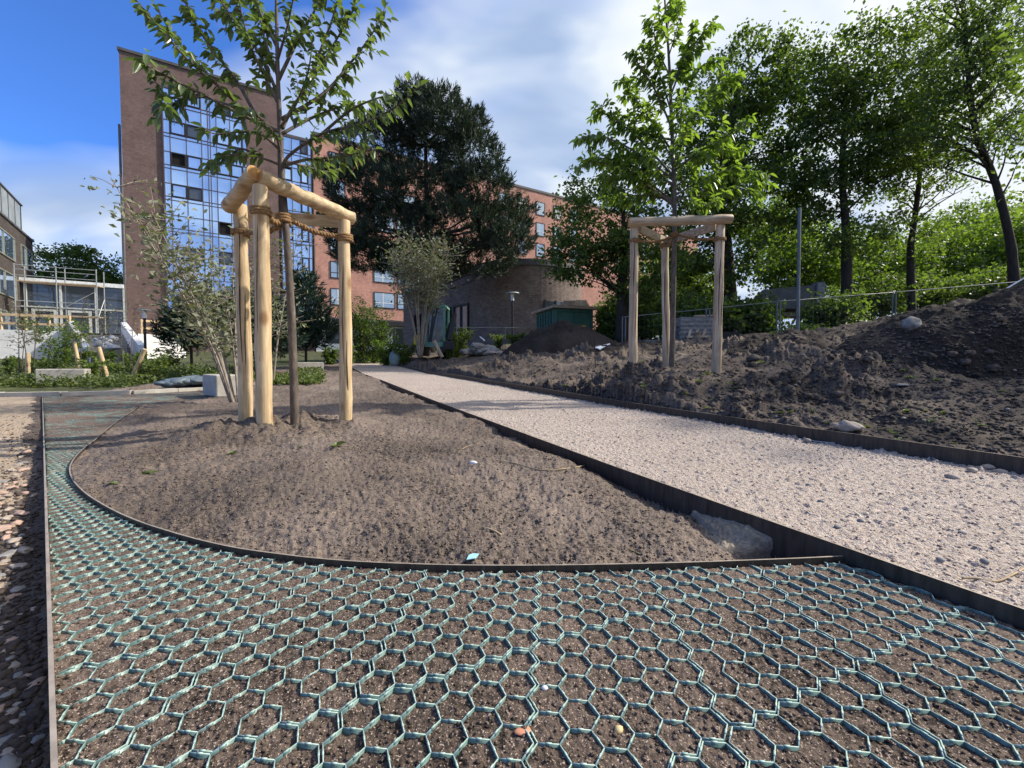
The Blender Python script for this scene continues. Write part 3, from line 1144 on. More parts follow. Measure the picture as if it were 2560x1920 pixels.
M['leaf_cherry'] = leafmat('leaf_cherry', [(0.045, 0.068, 0.036), (0.065, 0.095, 0.046), (0.085, 0.122, 0.055), (0.12, 0.165, 0.075), (0.078, 0.11, 0.055)], 0.40, 0.30, 1.8, 0.6)
M['leaf_cherry2'] = leafmat('leaf_cherry2', [(0.070, 0.115, 0.036), (0.105, 0.165, 0.046), (0.14, 0.205, 0.055), (0.18, 0.245, 0.075)], 0.45, 0.35, 1.8, 0.45)
M['leaf_oak'] = leafmat('leaf_oak', [(0.030, 0.050, 0.018), (0.052, 0.084, 0.026), (0.080, 0.122, 0.034), (0.12, 0.17, 0.048)], 0.5, 0.5, 1.6)
M['leaf_mid'] = leafmat('leaf_mid', [(0.052, 0.080, 0.030), (0.076, 0.112, 0.040), (0.105, 0.15, 0.050)], 0.5, 0.5, 1.7)
M['leaf_lime'] = leafmat('leaf_lime', [(0.055, 0.09, 0.022), (0.085, 0.135, 0.03), (0.125, 0.18, 0.04), (0.10, 0.155, 0.035)], 0.45, 0.5, 1.9)
M['leaf_grey'] = leafmat('leaf_grey', [(0.10, 0.12, 0.075), (0.16, 0.18, 0.12), (0.24, 0.26, 0.18), (0.17, 0.165, 0.11)], 0.3, 0.6, 1.0)
M['leaf_shrub'] = leafmat('leaf_shrub', [(0.065, 0.095, 0.030), (0.105, 0.15, 0.042), (0.16, 0.21, 0.065), (0.125, 0.17, 0.05)], 0.45, 0.55, 1.5)
M['needle'] = leafmat('needle', [(0.014, 0.026, 0.020), (0.026, 0.043, 0.031), (0.042, 0.064, 0.044), (0.070, 0.095, 0.062)], 0.15, 0.6, 1.0, 0.25)
M['needle_blue'] = leafmat('needle_blue', [(0.010, 0.024, 0.018), (0.020, 0.042, 0.030), (0.032, 0.060, 0.042)], 0.12, 0.6, 1.0, 0.25)


def along(pts, step):
    """points and directions spaced along a polyline"""
    P, D, T = [], [], []
    tot = sum((pts[i + 1] - pts[i]).length for i in range(len(pts) - 1))
    acc, nxt = 0.0, 0.0
    for i in range(len(pts) - 1):
        seg = pts[i + 1] - pts[i]
        L = seg.length
        d = seg.normalized()
        while nxt <= acc + L and L > 0:
            P.append(pts[i] + d * (nxt - acc))
            D.append(d)
            T.append(nxt / tot)
            nxt += step * random.uniform(0.7, 1.3)
        acc += L
    return P, D, T


def young_tree(name, label, trunk, trad, branches, leafmat_, leaf_len, density, seed, droop=0.55):
    random.seed(seed)
    root = thing(name, label, 'tree', trunk[0], 'young planted trees held by log tripods')
    tr = MB()
    ts = smooth_line(trunk, 5)
    k = len(ts)
    tr.tube(ts, [trad * (1 - 0.80 * (i / (k - 1)) ** 1.1) * random.uniform(0.95, 1.05) for i in range(k)], 12)
    tr.build('trunk', M['bark'], root, smooth=True)
    bm_ = MB()
    LP, LDr = [], []

    def leaves_on(pts, start, step, gain=1.0):
        P, D, T = along(pts, step)
        for p, d, t in zip(P, D, T):
            if t < start:
                continue
            for _ in range(2 if random.random() < 0.55 * gain else 1):
                o = Vector((random.gauss(0, 1), random.gauss(0, 1), random.gauss(-0.15, .7)))
                o = (o - d * o.dot(d)).normalized()
                dd = (d * random.uniform(0.2, 0.8) + o * random.uniform(.5, 1.0) + Vector((0, 0, -droop * random.uniform(.2, 1.3)))).normalized()
                LP.append(p[:])
                LDr.append(dd[:])
        LP.append(pts[-1][:])
        LDr.append((pts[-1] - pts[-2]).normalized()[:])

    for br in branches:
        pts = smooth_line(br, 5)
        L = sum((pts[i + 1] - pts[i]).length for i in range(len(pts) - 1))
        r0 = min(trad * 0.42, 0.006 + L * 0.0085)
        n = len(pts)
        bm_.tube(pts, [r0 * (1 - 0.85 * i / (n - 1)) + 0.0012 for i in range(n)], 6)
        leaves_on(pts, 0.22, 0.034 / density)
        P, D, T = along(pts, 0.15 / density)
        for p, d, t in zip(P, D, T):
            if t < 0.15 or t > 0.93:
                continue
            o = Vector((random.gauss(0, 1), random.gauss(0, 1), random.gauss(0.1, .6)))
            o = (o - d * o.dot(d)).normalized()
            tl = random.uniform(0.06, 0.22) * (density if density > 1.2 else 1) * (0.5 + 0.5 * L) * (1.15 - 0.6 * t)
            e = p + (d * 0.75 + o * 0.75).normalized() * tl
            mid = p.lerp(e, 0.5) + Vector((0, 0, 0.02))
            bm_.tube([p, mid, e - Vector((0, 0, 0.03 * tl / 0.2))], [0.0028, 0.002, 0.0012], 4)
            leaves_on([p, mid, e], 0.15, 0.036 / density)
    bm_.build('branches', M['bark'], root, smooth=True)
    LP, LDr = np.array(LP), nrm(np.array(LDr))
    n = len(LP)
    L = leaf_len * rng.uniform(0.6, 1.15, n)
    V, Q = leaf6(LP, LDr, L, L * rng.uniform(.40, .52, n), 0.28)
    mesh_np('crown', V, Q, leafmat_, root)
    return root


def pxl(Y, dY, *pts):
    """a branch drawn through photo pixels that runs from depth Y to Y + dY"""
    n = len(pts)
    return [W(x, y, Y + dY * i / (n - 1)) for i, (x, y) in enumerate(pts)]


T1 = 3.62
trunk1 = [W(738, 1088, T1), W(733, 900, T1), W(726, 740, T1), W(717, 600, T1), W(708, 480, T1), W(703, 400, T1), W(699, 300, T1), W(695, 200, T1), W(692, 80, T1), W(690, -60, T1), W(688, -200, T1)]
br1 = [pxl(T1, -.15, (701, 413), (642, 392), (569, 388), (528, 408)), pxl(T1, .1, (640, 388), (600, 372), (565, 400), (520, 425)),
       pxl(T1, -.3, (697, 372), (651, 335), (600, 330), (540, 335), (505, 318)),
       pxl(T1, -.5, (703, 347), (616, 280), (545, 215), (470, 150), (400, 70), (332, -10)), pxl(T1, -.2, (545, 215), (500, 170), (440, 100), (385, 10)),
       pxl(T1, -.7, (700, 330), (600, 285), (506, 235), (443, 205), (380, 170), (345, 150)), pxl(T1, -.5, (520, 240), (470, 245), (420, 240), (385, 200)), pxl(T1, -.55, (506, 235), (450, 250), (415, 275), (400, 250)),
       pxl(T1, -.2, (697, 262), (648, 163), (620, 95), (590, -30)), pxl(T1, .3, (697, 240), (640, 120), (570, 30), (520, -60)), pxl(T1, .1, (694, 190), (660, 90), (640, -30)),
       pxl(T1, .3, (640, 290), (590, 200), (520, 110), (470, 20), (440, -40)),
       pxl(T1, -.4, (708, 413), (727, 385), (806, 334), (900, 310), (985, 270), (1050, 215)), pxl(T1, -.2, (806, 334), (870, 280), (930, 250), (985, 235)),
       pxl(T1, .3, (706, 321), (727, 277), (775, 204), (822, 131), (880, 30), (900, -30)), pxl(T1, .1, (775, 204), (800, 130), (830, 50), (850, -20)),
       pxl(T1, -.2, (706, 416), (760, 400), (806, 396), (885, 385), (939, 372)), pxl(T1, .5, (700, 300), (806, 236), (870, 165), (930, 85), (965, 15)),
       pxl(T1, .2, (696, 200), (740, 110), (790, 20), (820, -40)), pxl(T1, .6, (704, 335), (790, 290), (880, 262), (930, 290)),
       pxl(T1, .5, (705, 400), (760, 415), (820, 430), (850, 420)), pxl(T1, -.3, (694, 150), (720, 60), (740, -40)), pxl(T1, .4, (694, 120), (650, 30), (610, -60)),
       pxl(T1, -.5, (700, 380), (690, 340), (655, 300), (610, 270)), pxl(T1, -.4, (700, 320), (740, 260), (770, 180), (780, 110))]
young_tree('young_tree', 'near young tree with drooping pointed leaves, tied by rope inside the pale log tripod', trunk1, 0.036, br1, M['leaf_cherry'], 0.092, 1.1, 11)

T2 = 6.05
trunk2 = [W(1678, 945, T2), W(1682, 800, T2), W(1686, 600, T2), W(1686, 480, T2), W(1682, 380, T2), W(1678, 280, T2), W(1674, 180, T2), W(1668, 80, T2), W(1662, 0, T2), W(1658, -70, T2)]
br2 = []
random.seed(5)
hand = [((1684, 510), (1600, 455), (1500, 440)), ((1684, 505), (1580, 430), (1455, 395)), ((1684, 500), (1760, 480), (1850, 470), (1895, 505)), ((1684, 490), (1780, 440), (1860, 420), (1905, 490)),
        ((1683, 450), (1590, 380), (1500, 340), (1440, 350)), ((1683, 440), (1600, 350), (1540, 300), (1485, 270)), ((1682, 430), (1760, 370), (1830, 330), (1880, 290)), ((1682, 400), (1780, 380), (1870, 370)),
        ((1681, 380), (1620, 290), (1570, 220), (1560, 190)), ((1681, 380), (1740, 290), (1800, 230), (1850, 180)), ((1680, 350), (1600, 330), (1530, 290)), ((1679, 320), (1640, 230), (1590, 150), (1585, 130)),
        ((1679, 300), (1720, 220), (1760, 160), (1800, 170)), ((1678, 280), (1650, 190), (1620, 120)), ((1676, 240), (1710, 150), (1740, 60)), ((1675, 220), (1730, 120), (1785, 50)), ((1674, 190), (1640, 110), (1635, 50)),
        ((1672, 140), (1690, 80), (1700, 30)), ((1670, 110), (1650, 50), (1645, 10)), ((1668, 70), (1680, 20), (1690, -20)), ((1684, 515), (1640, 490), (1560, 490), (1510, 500)), ((1684, 470), (1640, 420), (1620, 380)),
        ((1684, 470), (1730, 430), (1750, 390)), ((1683, 445), (1700, 380), (1720, 320)), ((1682, 400), (1650, 340), (1640, 300)), ((1681, 370), (1700, 300), (1705, 240)),
        ((1684, 495), (1720, 500), (1770, 510), (1800, 500)), ((1683, 460), (1540, 400), (1460, 400))]
for i, h in enumerate(hand):
    br2.append(pxl(T2, random.uniform(-.55, .55), *h))
young_tree('young_tree', 'farther young tree with a narrow bright green crown, tied inside the weathered log tripod', trunk2, 0.040, br2, M['leaf_cherry2'], 0.115, 1.45, 12)


# ---------------------------------------------------------------- grown trees
def grown_tree(name, label, cat, base, top_pts, trad, blobs, nclump, per, sig, ll, mat, bark, seed, group=None, nlimb=26, shell=0.35, flat=0.6, lobes=0):
    """base: ground point; top_pts: trunk line above it; blobs: (centre, (rx, ry, rz)) of the crown"""
    r = np.random.default_rng(seed)
    random.seed(seed)
    root = thing(name, label, cat, base, group)
    tr = MB()
    pts = smooth_line([Vector(base) - Vector((0, 0, 0.2))] + [Vector(p) for p in top_pts], 4)
    k = len(pts)
    tr.tube(pts, [trad * (1 - 0.86 * (i / (k - 1))) * random.uniform(.95, 1.06) * (1.35 if i == 0 else 1) for i in range(k)], 10)
    vol = np.array([b[1][0] * b[1][1] * b[1][2] for b in blobs])
    w = vol ** 0.8 / (vol ** 0.8).sum()
    cl = []
    for q in range(nclump):
        b = blobs[r.choice(len(blobs), p=w)]
        d = nrm(r.normal(size=3))
        rad = r.uniform(shell, 1.0) ** 0.6
        cl.append(np.array(b[0]) + d * np.array(b[1]) * rad)
    cl = np.array(cl)
    # limbs reach from the trunk to some of the clumps
    TP = np.array([p[:] for p in pts])
    for q in range(min(nlimb, nclump)):
        c = cl[q]
        start = len(TP) // 4
        cand = TP[start:]
        hgt = cand[:, 2]
        want = c[2] - 0.55 * np.hypot(*(c[:2] - TP[-1][:2])) - 0.3
        i0 = start + int(np.argmin(np.abs(hgt - want)))
        p = Vector(TP[i0])
        e = Vector(c)
        L = (e - p).length
        mid = p.lerp(e, 0.5) + Vector((random.uniform(-.1, .1), random.uniform(-.1, .1), random.uniform(0.02, .16))) * L
        r0 = min(trad * 0.5, 0.012 * L + 0.012)
        tr.tube(smooth_line([p, p.lerp(mid, .5) + Vector((random.uniform(-.04, .04), random.uniform(-.04, .04), .02)) * L, mid, e], 3), [r0 * (1 - .85 * i / 9) for i in range(10)], 5)
        if r.uniform() < 0.8:
            j = np.argsort(((cl - np.array(mid[:])) ** 2).sum(1))[1:4]
            for jj in j:
                e2 = Vector(cl[jj])
                tr.tube([mid, mid.lerp(e2, .5) + Vector((0, 0, .06)) * (e2 - mid).length, e2], [r0 * .5, r0 * .35, r0 * .12], 4)
    tr.build('trunk', bark, root, smooth=True)
    n = r.poisson(per, nclump)
    idx = np.repeat(np.arange(nclump), n)
    sg = sig * r.uniform(.55, 1.25, nclump)
    off = r.normal(size=(len(idx), 3)) * sg[idx][:, None] * np.array([1, 1, flat])
    P = cl[idx] + off
    D = nrm(off / (np.abs(off).max() + 1e-6) + r.normal(size=off.shape) * .55 + np.array([0, 0, -.25]))
    L = ll * r.uniform(.6, 1.25, len(P))
    Nn = nrm(r.normal(size=P.shape) * .8 + np.array([0, 0, 1.0]))
    Nn = nrm(np.cross(np.cross(D, Nn), D))
    V, T = leaf4(P - D * L[:, None] * .5, D, L, L * r.uniform(.5, .8, len(P)), .15, Nn)
    mesh_np('crown', V, T, mat, root)
    return root


def blob(px, py, rx, ry, Y, dep=None):
    """crown lobe at a photo pixel, radii in photo pixels"""
    c = W(px, py, Y)
    k = Y / F
    return (c[:], (rx * k, (dep or (rx + ry) / 2 * k), ry * k))


def ground_at(px, Y):
    x = (px - CX) / F * Y
    return Vector((x, Y, gh(x, Y)))


G_R = 'grown trees behind the site fence'
# dark dense tree behind the farther tripod
grown_tree('broadleaf_tree', 'dark low-branched tree behind the farther tripod, boughs reaching towards the round hall', 'tree', ground_at(1555, 17.5), [W(1556, 700, 17.5), W(1560, 600, 17.5), W(1555, 480, 17.5)], .28,
           [blob(1500, 560, 130, 110, 17.5), blob(1445, 655, 80, 70, 17), blob(1600, 640, 120, 120, 17.5), blob(1490, 440, 75, 55, 17.5), blob(1580, 480, 90, 80, 18), blob(1420, 640, 60, 60, 16.8), blob(1570, 715, 70, 50, 17)],
           330, 42, .23, .17, M['leaf_oak'], M['bark_dark'], 21, G_R, 34)
# oak with a thick trunk
grown_tree('broadleaf_tree', 'big dark oak with a thick trunk right of the farther tripod', 'tree', ground_at(1822, 19), [W(1818, 700, 19), W(1812, 600, 19), W(1800, 480, 19), W(1830, 300, 19), W(1850, 180, 19)], .42,
           [blob(1880, 200, 130, 95, 19), blob(1800, 300, 120, 110, 19), blob(1930, 330, 130, 130, 19), blob(1760, 430, 110, 100, 19), blob(1880, 480, 150, 110, 18.5), blob(1740, 560, 90, 90, 19), blob(1900, 590, 120, 80, 18.5), blob(1960, 150, 60, 55, 19), blob(1880, 110, 45, 35, 19), blob(1700, 640, 90, 80, 19.5), blob(1770, 690, 100, 60, 19)],
           620, 46, .25, .18, M['leaf_oak'], M['bark_dark'], 22, G_R, 44)
grown_tree('broadleaf_tree', 'slim dark-trunked tree standing right of the oak behind the fence, fan of thin limbs', 'tree', ground_at(2115, 17), [W(2116, 660, 17), W(2114, 560, 17), W(2105, 440, 17), W(2110, 300, 17), W(2120, 160, 17)], .23,
           [blob(2130, 150, 120, 90, 17), blob(2060, 250, 120, 110, 17), blob(2190, 260, 110, 100, 17), blob(2110, 370, 140, 100, 17), blob(2060, 480, 100, 80, 17), blob(2170, 90, 70, 50, 17), blob(2210, 400, 80, 80, 17), blob(2110, 600, 130, 60, 17)],
           560, 34, .24, .16, M['leaf_oak'], M['bark_dark'], 23, G_R, 60, 0.2)
grown_tree('broadleaf_tree', 'thin forked tree with an airy crown between the slim tree and the leaning double trunk', 'tree', ground_at(2280, 18), [W(2276, 640, 18), W(2285, 560, 18), W(2300, 430, 18), W(2300, 320, 18), W(2310, 180, 18)], .16,
           [blob(2310, 200, 110, 120, 18), blob(2250, 320, 100, 100, 18), blob(2350, 340, 90, 90, 18), blob(2290, 450, 130, 80, 18), blob(2300, 110, 80, 60, 18), blob(2270, 590, 120, 60, 18)],
           440, 28, .26, .15, M['leaf_mid'], M['bark_dark'], 24, G_R, 60, 0.15)
grown_tree('broadleaf_tree', 'tall leaning tree with double dark trunks and sparse crown behind the dark green tent', 'tree', ground_at(2545, 15), [W(2535, 700, 15), W(2525, 600, 15), W(2490, 460, 15), W(2440, 330, 15), W(2420, 180, 15), W(2410, 20, 15), W(2400, -80, 15)], .17,
           [blob(2420, 120, 110, 120, 15), blob(2350, 230, 90, 90, 15), blob(2480, 60, 90, 70, 15), blob(2390, 0, 90, 70, 15), blob(2500, 230, 80, 90, 15), blob(2400, 350, 130, 70, 15), blob(2530, 330, 70, 90, 15), blob(2300, 330, 70, 60, 15), blob(2520, 140, 70, 80, 15)],
           420, 26, .26, .14, M['leaf_mid'], M['bark_dark'], 25, G_R, 80, 0.1)
grown_tree('broadleaf_tree', 'tree at the photo edge whose leafy bough hangs into the upper right corner', 'tree', Vector((13.2, 7.6, gh(13.2, 7.6))), [(13.2, 7.6, 3), (13.0, 7.6, 6), (12.6, 7.4, 9)], .2,
           [blob(2575, 40, 75, 55, 7.5), ((12.9, 7.9, 7.8), (2.2, 2.6, 2.0)), ((13.2, 8.8, 5.6), (1.6, 2.4, 1.4)), ((14.2, 6.6, 9.0), (2.0, 2.4, 1.8))],
           110, 50, .26, .15, M['leaf_mid'], M['bark_dark'], 26, G_R, 24, 0.2)
# sunlit lower trees far behind
G_B = 'sunlit lime green trees far behind the fence'
far = [(2010, 640, 110, 90, 27, 'lime green tree above the grey concrete pavilion'), (2200, 650, 130, 80, 29, 'lime green tree seen through the gap right of the slim trunk'), (2370, 640, 120, 90, 30, 'broad lime green tree behind the middle of the soil heap'),
       (2520, 630, 110, 100, 27, 'lime green tree behind the leaning double trunk'), (2440, 560, 120, 60, 36, 'tallest pale tree far behind the soil heap'), (1680, 700, 100, 70, 30, 'sunlit tree glimpsed between the stakes of the farther tripod'),
       (2650, 600, 140, 120, 28, 'lime green tree cut by the frame behind the tent'), (1930, 560, 100, 70, 34, 'pale green tree filling the gap under the oak crown')]
for i, (px, py, rx, ry, Y, lb) in enumerate(far):
    g0 = ground_at(px, Y)
    grown_tree('background_tree', lb, 'tree', g0, [W(px + 8, py + 60, Y), W(px, py, Y)], .2, [blob(px, py, rx, ry, Y), blob(px - rx * .5, py + ry * .55, rx * .7, ry * .6, Y - .6), blob(px + rx * .5, py + ry * .5, rx * .7, ry * .6, Y - .4)],
               170, 44, .5, .27, M['leaf_lime'], M['bark_dark'], 40 + i, G_B, 26, 0.15)
# dense mid-green thicket filling the space under the crowns
thick = [(1650, 775, 70, 65, 20.5, 'leaf_oak', 'dark clipped-looking bush behind the timber pallets'), (1750, 790, 100, 55, 15.2, 'leaf_oak', 'dark broad bush behind the wire fence beside the oak trunk'), (1880, 795, 75, 60, 15.4, 'leaf_oak', 'dark bush in front of the concrete pavilion'),
         (2070, 800, 70, 70, 15.2, 'leaf_mid', 'leafy bush to the right of the pavilion pillar'), (2180, 740, 90, 60, 19, 'leaf_mid', 'bush under the slim dark-trunked tree'), (2330, 735, 110, 55, 20, 'leaf_mid', 'low bush behind the crest of the soil heap'),
         (1530, 800, 40, 55, 20.5, 'leaf_mid', 'bush beside the dark tree trunk right of the green container'), (1590, 800, 60, 60, 19.5, 'leaf_mid', 'bush behind the left stake of the farther tripod'), (2500, 720, 80, 50, 17.5, 'leaf_mid', 'bush behind the ridge of the dark green tent'), (2010, 850, 40, 22, 13.6, 'leaf_lime', 'small bright bush at the foot of the tall fence pole')]
for i, (px, py, rx, ry, Y, mt, lb) in enumerate(thick):
    g0 = ground_at(px, Y)
    grown_tree('bush', lb, 'bush', g0, [W(px + 4, py + 20, Y), W(px, py, Y)], .05, [blob(px, py, rx, ry, Y), blob(px - rx * .4, py + ry * .4, rx * .7, ry * .6, Y), blob(px + rx * .4, py + ry * .4, rx * .7, ry * .6, Y)],
               110, 52, .26, .17, M[mt], M['bark_dark'], 70 + i, 'bushes behind the site fence', 16, 0.1)
# tree beyond the glass link building on the left
grown_tree('broadleaf_tree', 'round dark green tree rising behind the scaffolded glass link building', 'tree', ground_at(200, 52), [W(198, 740, 52), W(200, 680, 52)], .35,
           [blob(160, 665, 75, 50, 52), blob(225, 670, 60, 55, 52), blob(140, 720, 60, 50, 51), blob(230, 720, 70, 45, 51), blob(300, 715, 30, 28, 52)], 230, 40, .5, .38, M['leaf_mid'], M['bark_dark'], 90, None, 30, 0.3)


# ---------------------------------------------------------------- pines
def conifer(name, label, base, Y, lobes_px, seed, mat, nshoot, blade, per, trad, tips=True, group=None, shell=0.55):
    """shoots with upward needle brushes over pixel-described lobes"""
    r = np.random.default_rng(seed)
    random.seed(seed)
    root = thing(name, label, 'pine tree', base, group)
    bl = [blob(*q) for q in lobes_px]
    vol = np.array([b[1][0] * b[1][2] for b in bl])
    w = vol ** .7 / (vol ** .7).sum()
    C, O = [], []
    for q in range(nshoot):
        k = r.choice(len(bl), p=w)
        b = bl[k]
        d = nrm(r.normal(size=3))
        C.append(np.array(b[0]) + d * np.array(b[1]) * r.uniform(shell, 1.0) ** .5)
        O.append(d)
    C, O = np.array(C), np.array(O)
    tr = MB()
    top = max(C[:, 2])
    b0 = Vector(base)
    axis = [b0 - Vector((0, 0, .2)), b0.lerp(Vector((C[:, 0].mean(), C[:, 1].mean(), top)), .45), Vector((C[:, 0].mean(), C[:, 1].mean(), top - .3))]
    pts = smooth_line(axis, 5)
    tr.tube(pts, [trad * (1 - .9 * i / (len(pts) - 1)) for i in range(len(pts))], 9)
    for q in range(min(90, nshoot // 4)):
        c = Vector(C[q])
        p = min(pts, key=lambda v: abs(v.z - (c.z - .25 * math.hypot(c.x - v.x, c.y - v.y))))
        tr.tube([p, p.lerp(c, .5) + Vector((0, 0, -.05)) * (c - p).length, c], [trad * .22, trad * .13, .012], 5)
    tr.build('trunk', M['bark_dark'], root, smooth=True)
    # each shoot: an axis bending up, needles all round
    n = nshoot
    ax = nrm(O * np.array([.75, .75, .35]) + np.array([0, 0, .75]) + r.normal(size=(n, 3)) * .22)
    ln = blade * r.uniform(1.0, 2.0, n)
    idx = np.repeat(np.arange(n), per)
    t = r.uniform(0, 1, len(idx))
    P = C[idx] + ax[idx] * (ln[idx] * t)[:, None] + r.normal(size=(len(idx), 3)) * blade * .10
    sid = nrm(r.normal(size=(len(idx), 3)))
    D = nrm(ax[idx] * (0.65 + .5 * t)[:, None] + sid * (.95 - .45 * t)[:, None])
    L = blade * r.uniform(.6, 1.1, len(idx))
    V, T = leaf4(P, D, L, L * .16, 0.0)
    mesh_np('crown', V, T, mat, root)
    return root


YP = 25
pine_lobes = [(1060, 285, 50, 50), (1005, 315, 60, 50), (1112, 325, 68, 58), (950, 375, 90, 65), (1060, 400, 110, 80), (1175, 405, 75, 65), (915, 480, 95, 60), (1040, 500, 130, 70), (1205, 490, 80, 65),
              (885, 560, 75, 45), (1000, 590, 110, 60), (1140, 580, 120, 75), (1255, 570, 65, 50), (920, 650, 80, 38), (1060, 670, 110, 45), (1195, 655, 95, 45), (1275, 610, 50, 40), (1035, 245, 38, 28), (1110, 262, 35, 30), (850, 440, 45, 22), (840, 560, 35, 16), (1300, 530, 30, 18), (870, 615, 45, 14), (1010, 640, 80, 30), (1180, 320, 30, 45)]
conifer('pine_tree', 'huge dark green pine towering before the red brick building', ground_at(1075, YP), YP, [(a, b, c, d * .88, YP + random.uniform(-1.6, 1.6)) for a, b, c, d in pine_lobes], 31, M['needle'], 6000, .32, 26, .34, shell=.55)
for i, (px, Y, lob, lb, ns) in enumerate([(640, 12.5, [(660, 830, 60, 50), (600, 810, 60, 55), (640, 780, 45, 40), (680, 870, 60, 30)], 'dark low mountain pine behind the stakes of the near tripod', 420),
                                     (480, 15.5, [(480, 800, 45, 45), (470, 850, 55, 40), (500, 770, 30, 30), (440, 830, 30, 30)], 'dark bushy pine in front of the white retaining wall', 380),
                                     (765, 16, [(765, 790, 42, 70), (745, 850, 50, 35), (790, 830, 35, 45), (760, 720, 22, 35)], 'blue-green young pine between the near trunk and the right stake', 420)]):
    conifer('mountain_pine', lb, ground_at(px, Y), Y, [(a, b, c, d, Y + random.uniform(-.4, .4)) for a, b, c, d in lob], 33 + i, M['needle_blue'], ns, .26, 22, .06, group='low pines', shell=.2)
# ---------------------------------------------------------------- buildings on the line of the tower front
FA = Vector((-40.7, 44.0, 0))
FD = Vector((1.662, 1.0, 0)).normalized()
FN = Vector((FD.y, -FD.x, 0))
FROT = -math.atan2(FD.y, FD.x)


def FP(t, z, o=0.0):
    return FA + FD * t + FN * o + Vector((0, 0, z))


def tpx(px):
    k = (px - CX) / F
    return (k * FA.y - FA.x) / (FD.x - k * FD.y)


def zpx(py, t):
    p = FA + FD * t
    v = ray(CX + p.x / p.y * F, py)
    return H + v[2] / v[1] * p.y


def fbox(mb, t0, t1, z0, z1, o0, o1):
    """solid on the front line: t along it, o outwards from it"""
    mb.hexa([FP(t0, z0, o1), FP(t1, z0, o1), FP(t1, z0, o0), FP(t0, z0, o0)], [FP(t0, z1, o1), FP(t1, z1, o1), FP(t1, z1, o0), FP(t0, z1, o0)])


M['brick_dark'] = brickmat('brick_dark', (0.150, 0.092, 0.084), (0.205, 0.125, 0.112), (0.17, 0.135, 0.125), FROT)
M['brick_red'] = brickmat('brick_red', (0.47, 0.215, 0.165), (0.58, 0.275, 0.21), (0.50, 0.32, 0.26), FROT)
M['brick_grey'] = brickmat('brick_grey', (0.13, 0.095, 0.082), (0.25, 0.19, 0.165), (0.20, 0.165, 0.145), 0, True, 5.2)
M['brick_brown'] = brickmat('brick_brown', (0.055, 0.046, 0.042), (0.085, 0.072, 0.066), (0.08, 0.07, 0.065), R(-129))
M['glass_blue'] = glassmat('glass_blue', (0.46, 0.64, 0.95), 0.02, 0.9, 0.06)
M['glass_win'] = glassmat('glass_win', (0.42, 0.50, 0.58), 0.03, 0.75, 0.1)
M['glass_dark'] = glassmat('glass_dark', (0.10, 0.12, 0.15), 0.04, 0.55, 0.06)
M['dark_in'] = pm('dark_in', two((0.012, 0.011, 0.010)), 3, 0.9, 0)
M['frame_dark'] = pm('frame_dark', two((0.030, 0.028, 0.032)), 5, 0.45, 0, metallic=0.3)
M['frame_purple'] = pm('frame_purple', two((0.10, 0.085, 0.11)), 5, 0.45, 0, metallic=0.2)
M['frame_olive'] = pm('frame_olive', two((0.20, 0.20, 0.16)), 5, 0.5, 0)
M['frame_pale'] = pm('frame_pale', two((0.46, 0.46, 0.43)), 5, 0.5, 0)
M['frame_white'] = pm('frame_white', two((0.70, 0.71, 0.72)), 5, 0.5, 0)
M['zinc'] = pm('zinc', two((0.30, 0.34, 0.36)), 0.7, 0.45, 0.05, 0.01, metallic=0.3)
M['lead'] = pm('lead', two((0.085, 0.082, 0.085)), 2, 0.6, 0.1)

# --- tower
ZR = 33.0
tw = thing('brick_tower', 'tall dark brick tower block with blue mirrored glass bays', 'building', FP(0, 2.4))
mb = MB()
fbox(mb, 0, 14.2, 1.5, ZR, -16, 0)
fbox(mb, 14.2, 18.0, 1.5, 28.6, -14, -0.3)
mb.build('wall', M['brick_dark'], tw)
mb = MB()
fbox(mb, -0.12, 14.32, ZR + .003, ZR + .28, -16.1, 0.15)
fbox(mb, 14.33, 18.0, 28.603, 28.85, -14, -0.15)
mb.build('roof_trim', M['lead'], tw)
mb = MB()
mb.tube([FP(-0.12, 3, 0.05), FP(-0.12, 20, 0.05)], 0.12, 6)
fbox(mb, -0.28, -0.10, 20.0, 25.5, -0.3, -0.1)
mb.build('drainpipe', M['lead'], tw)
ZB, FH = 6.65, 3.4


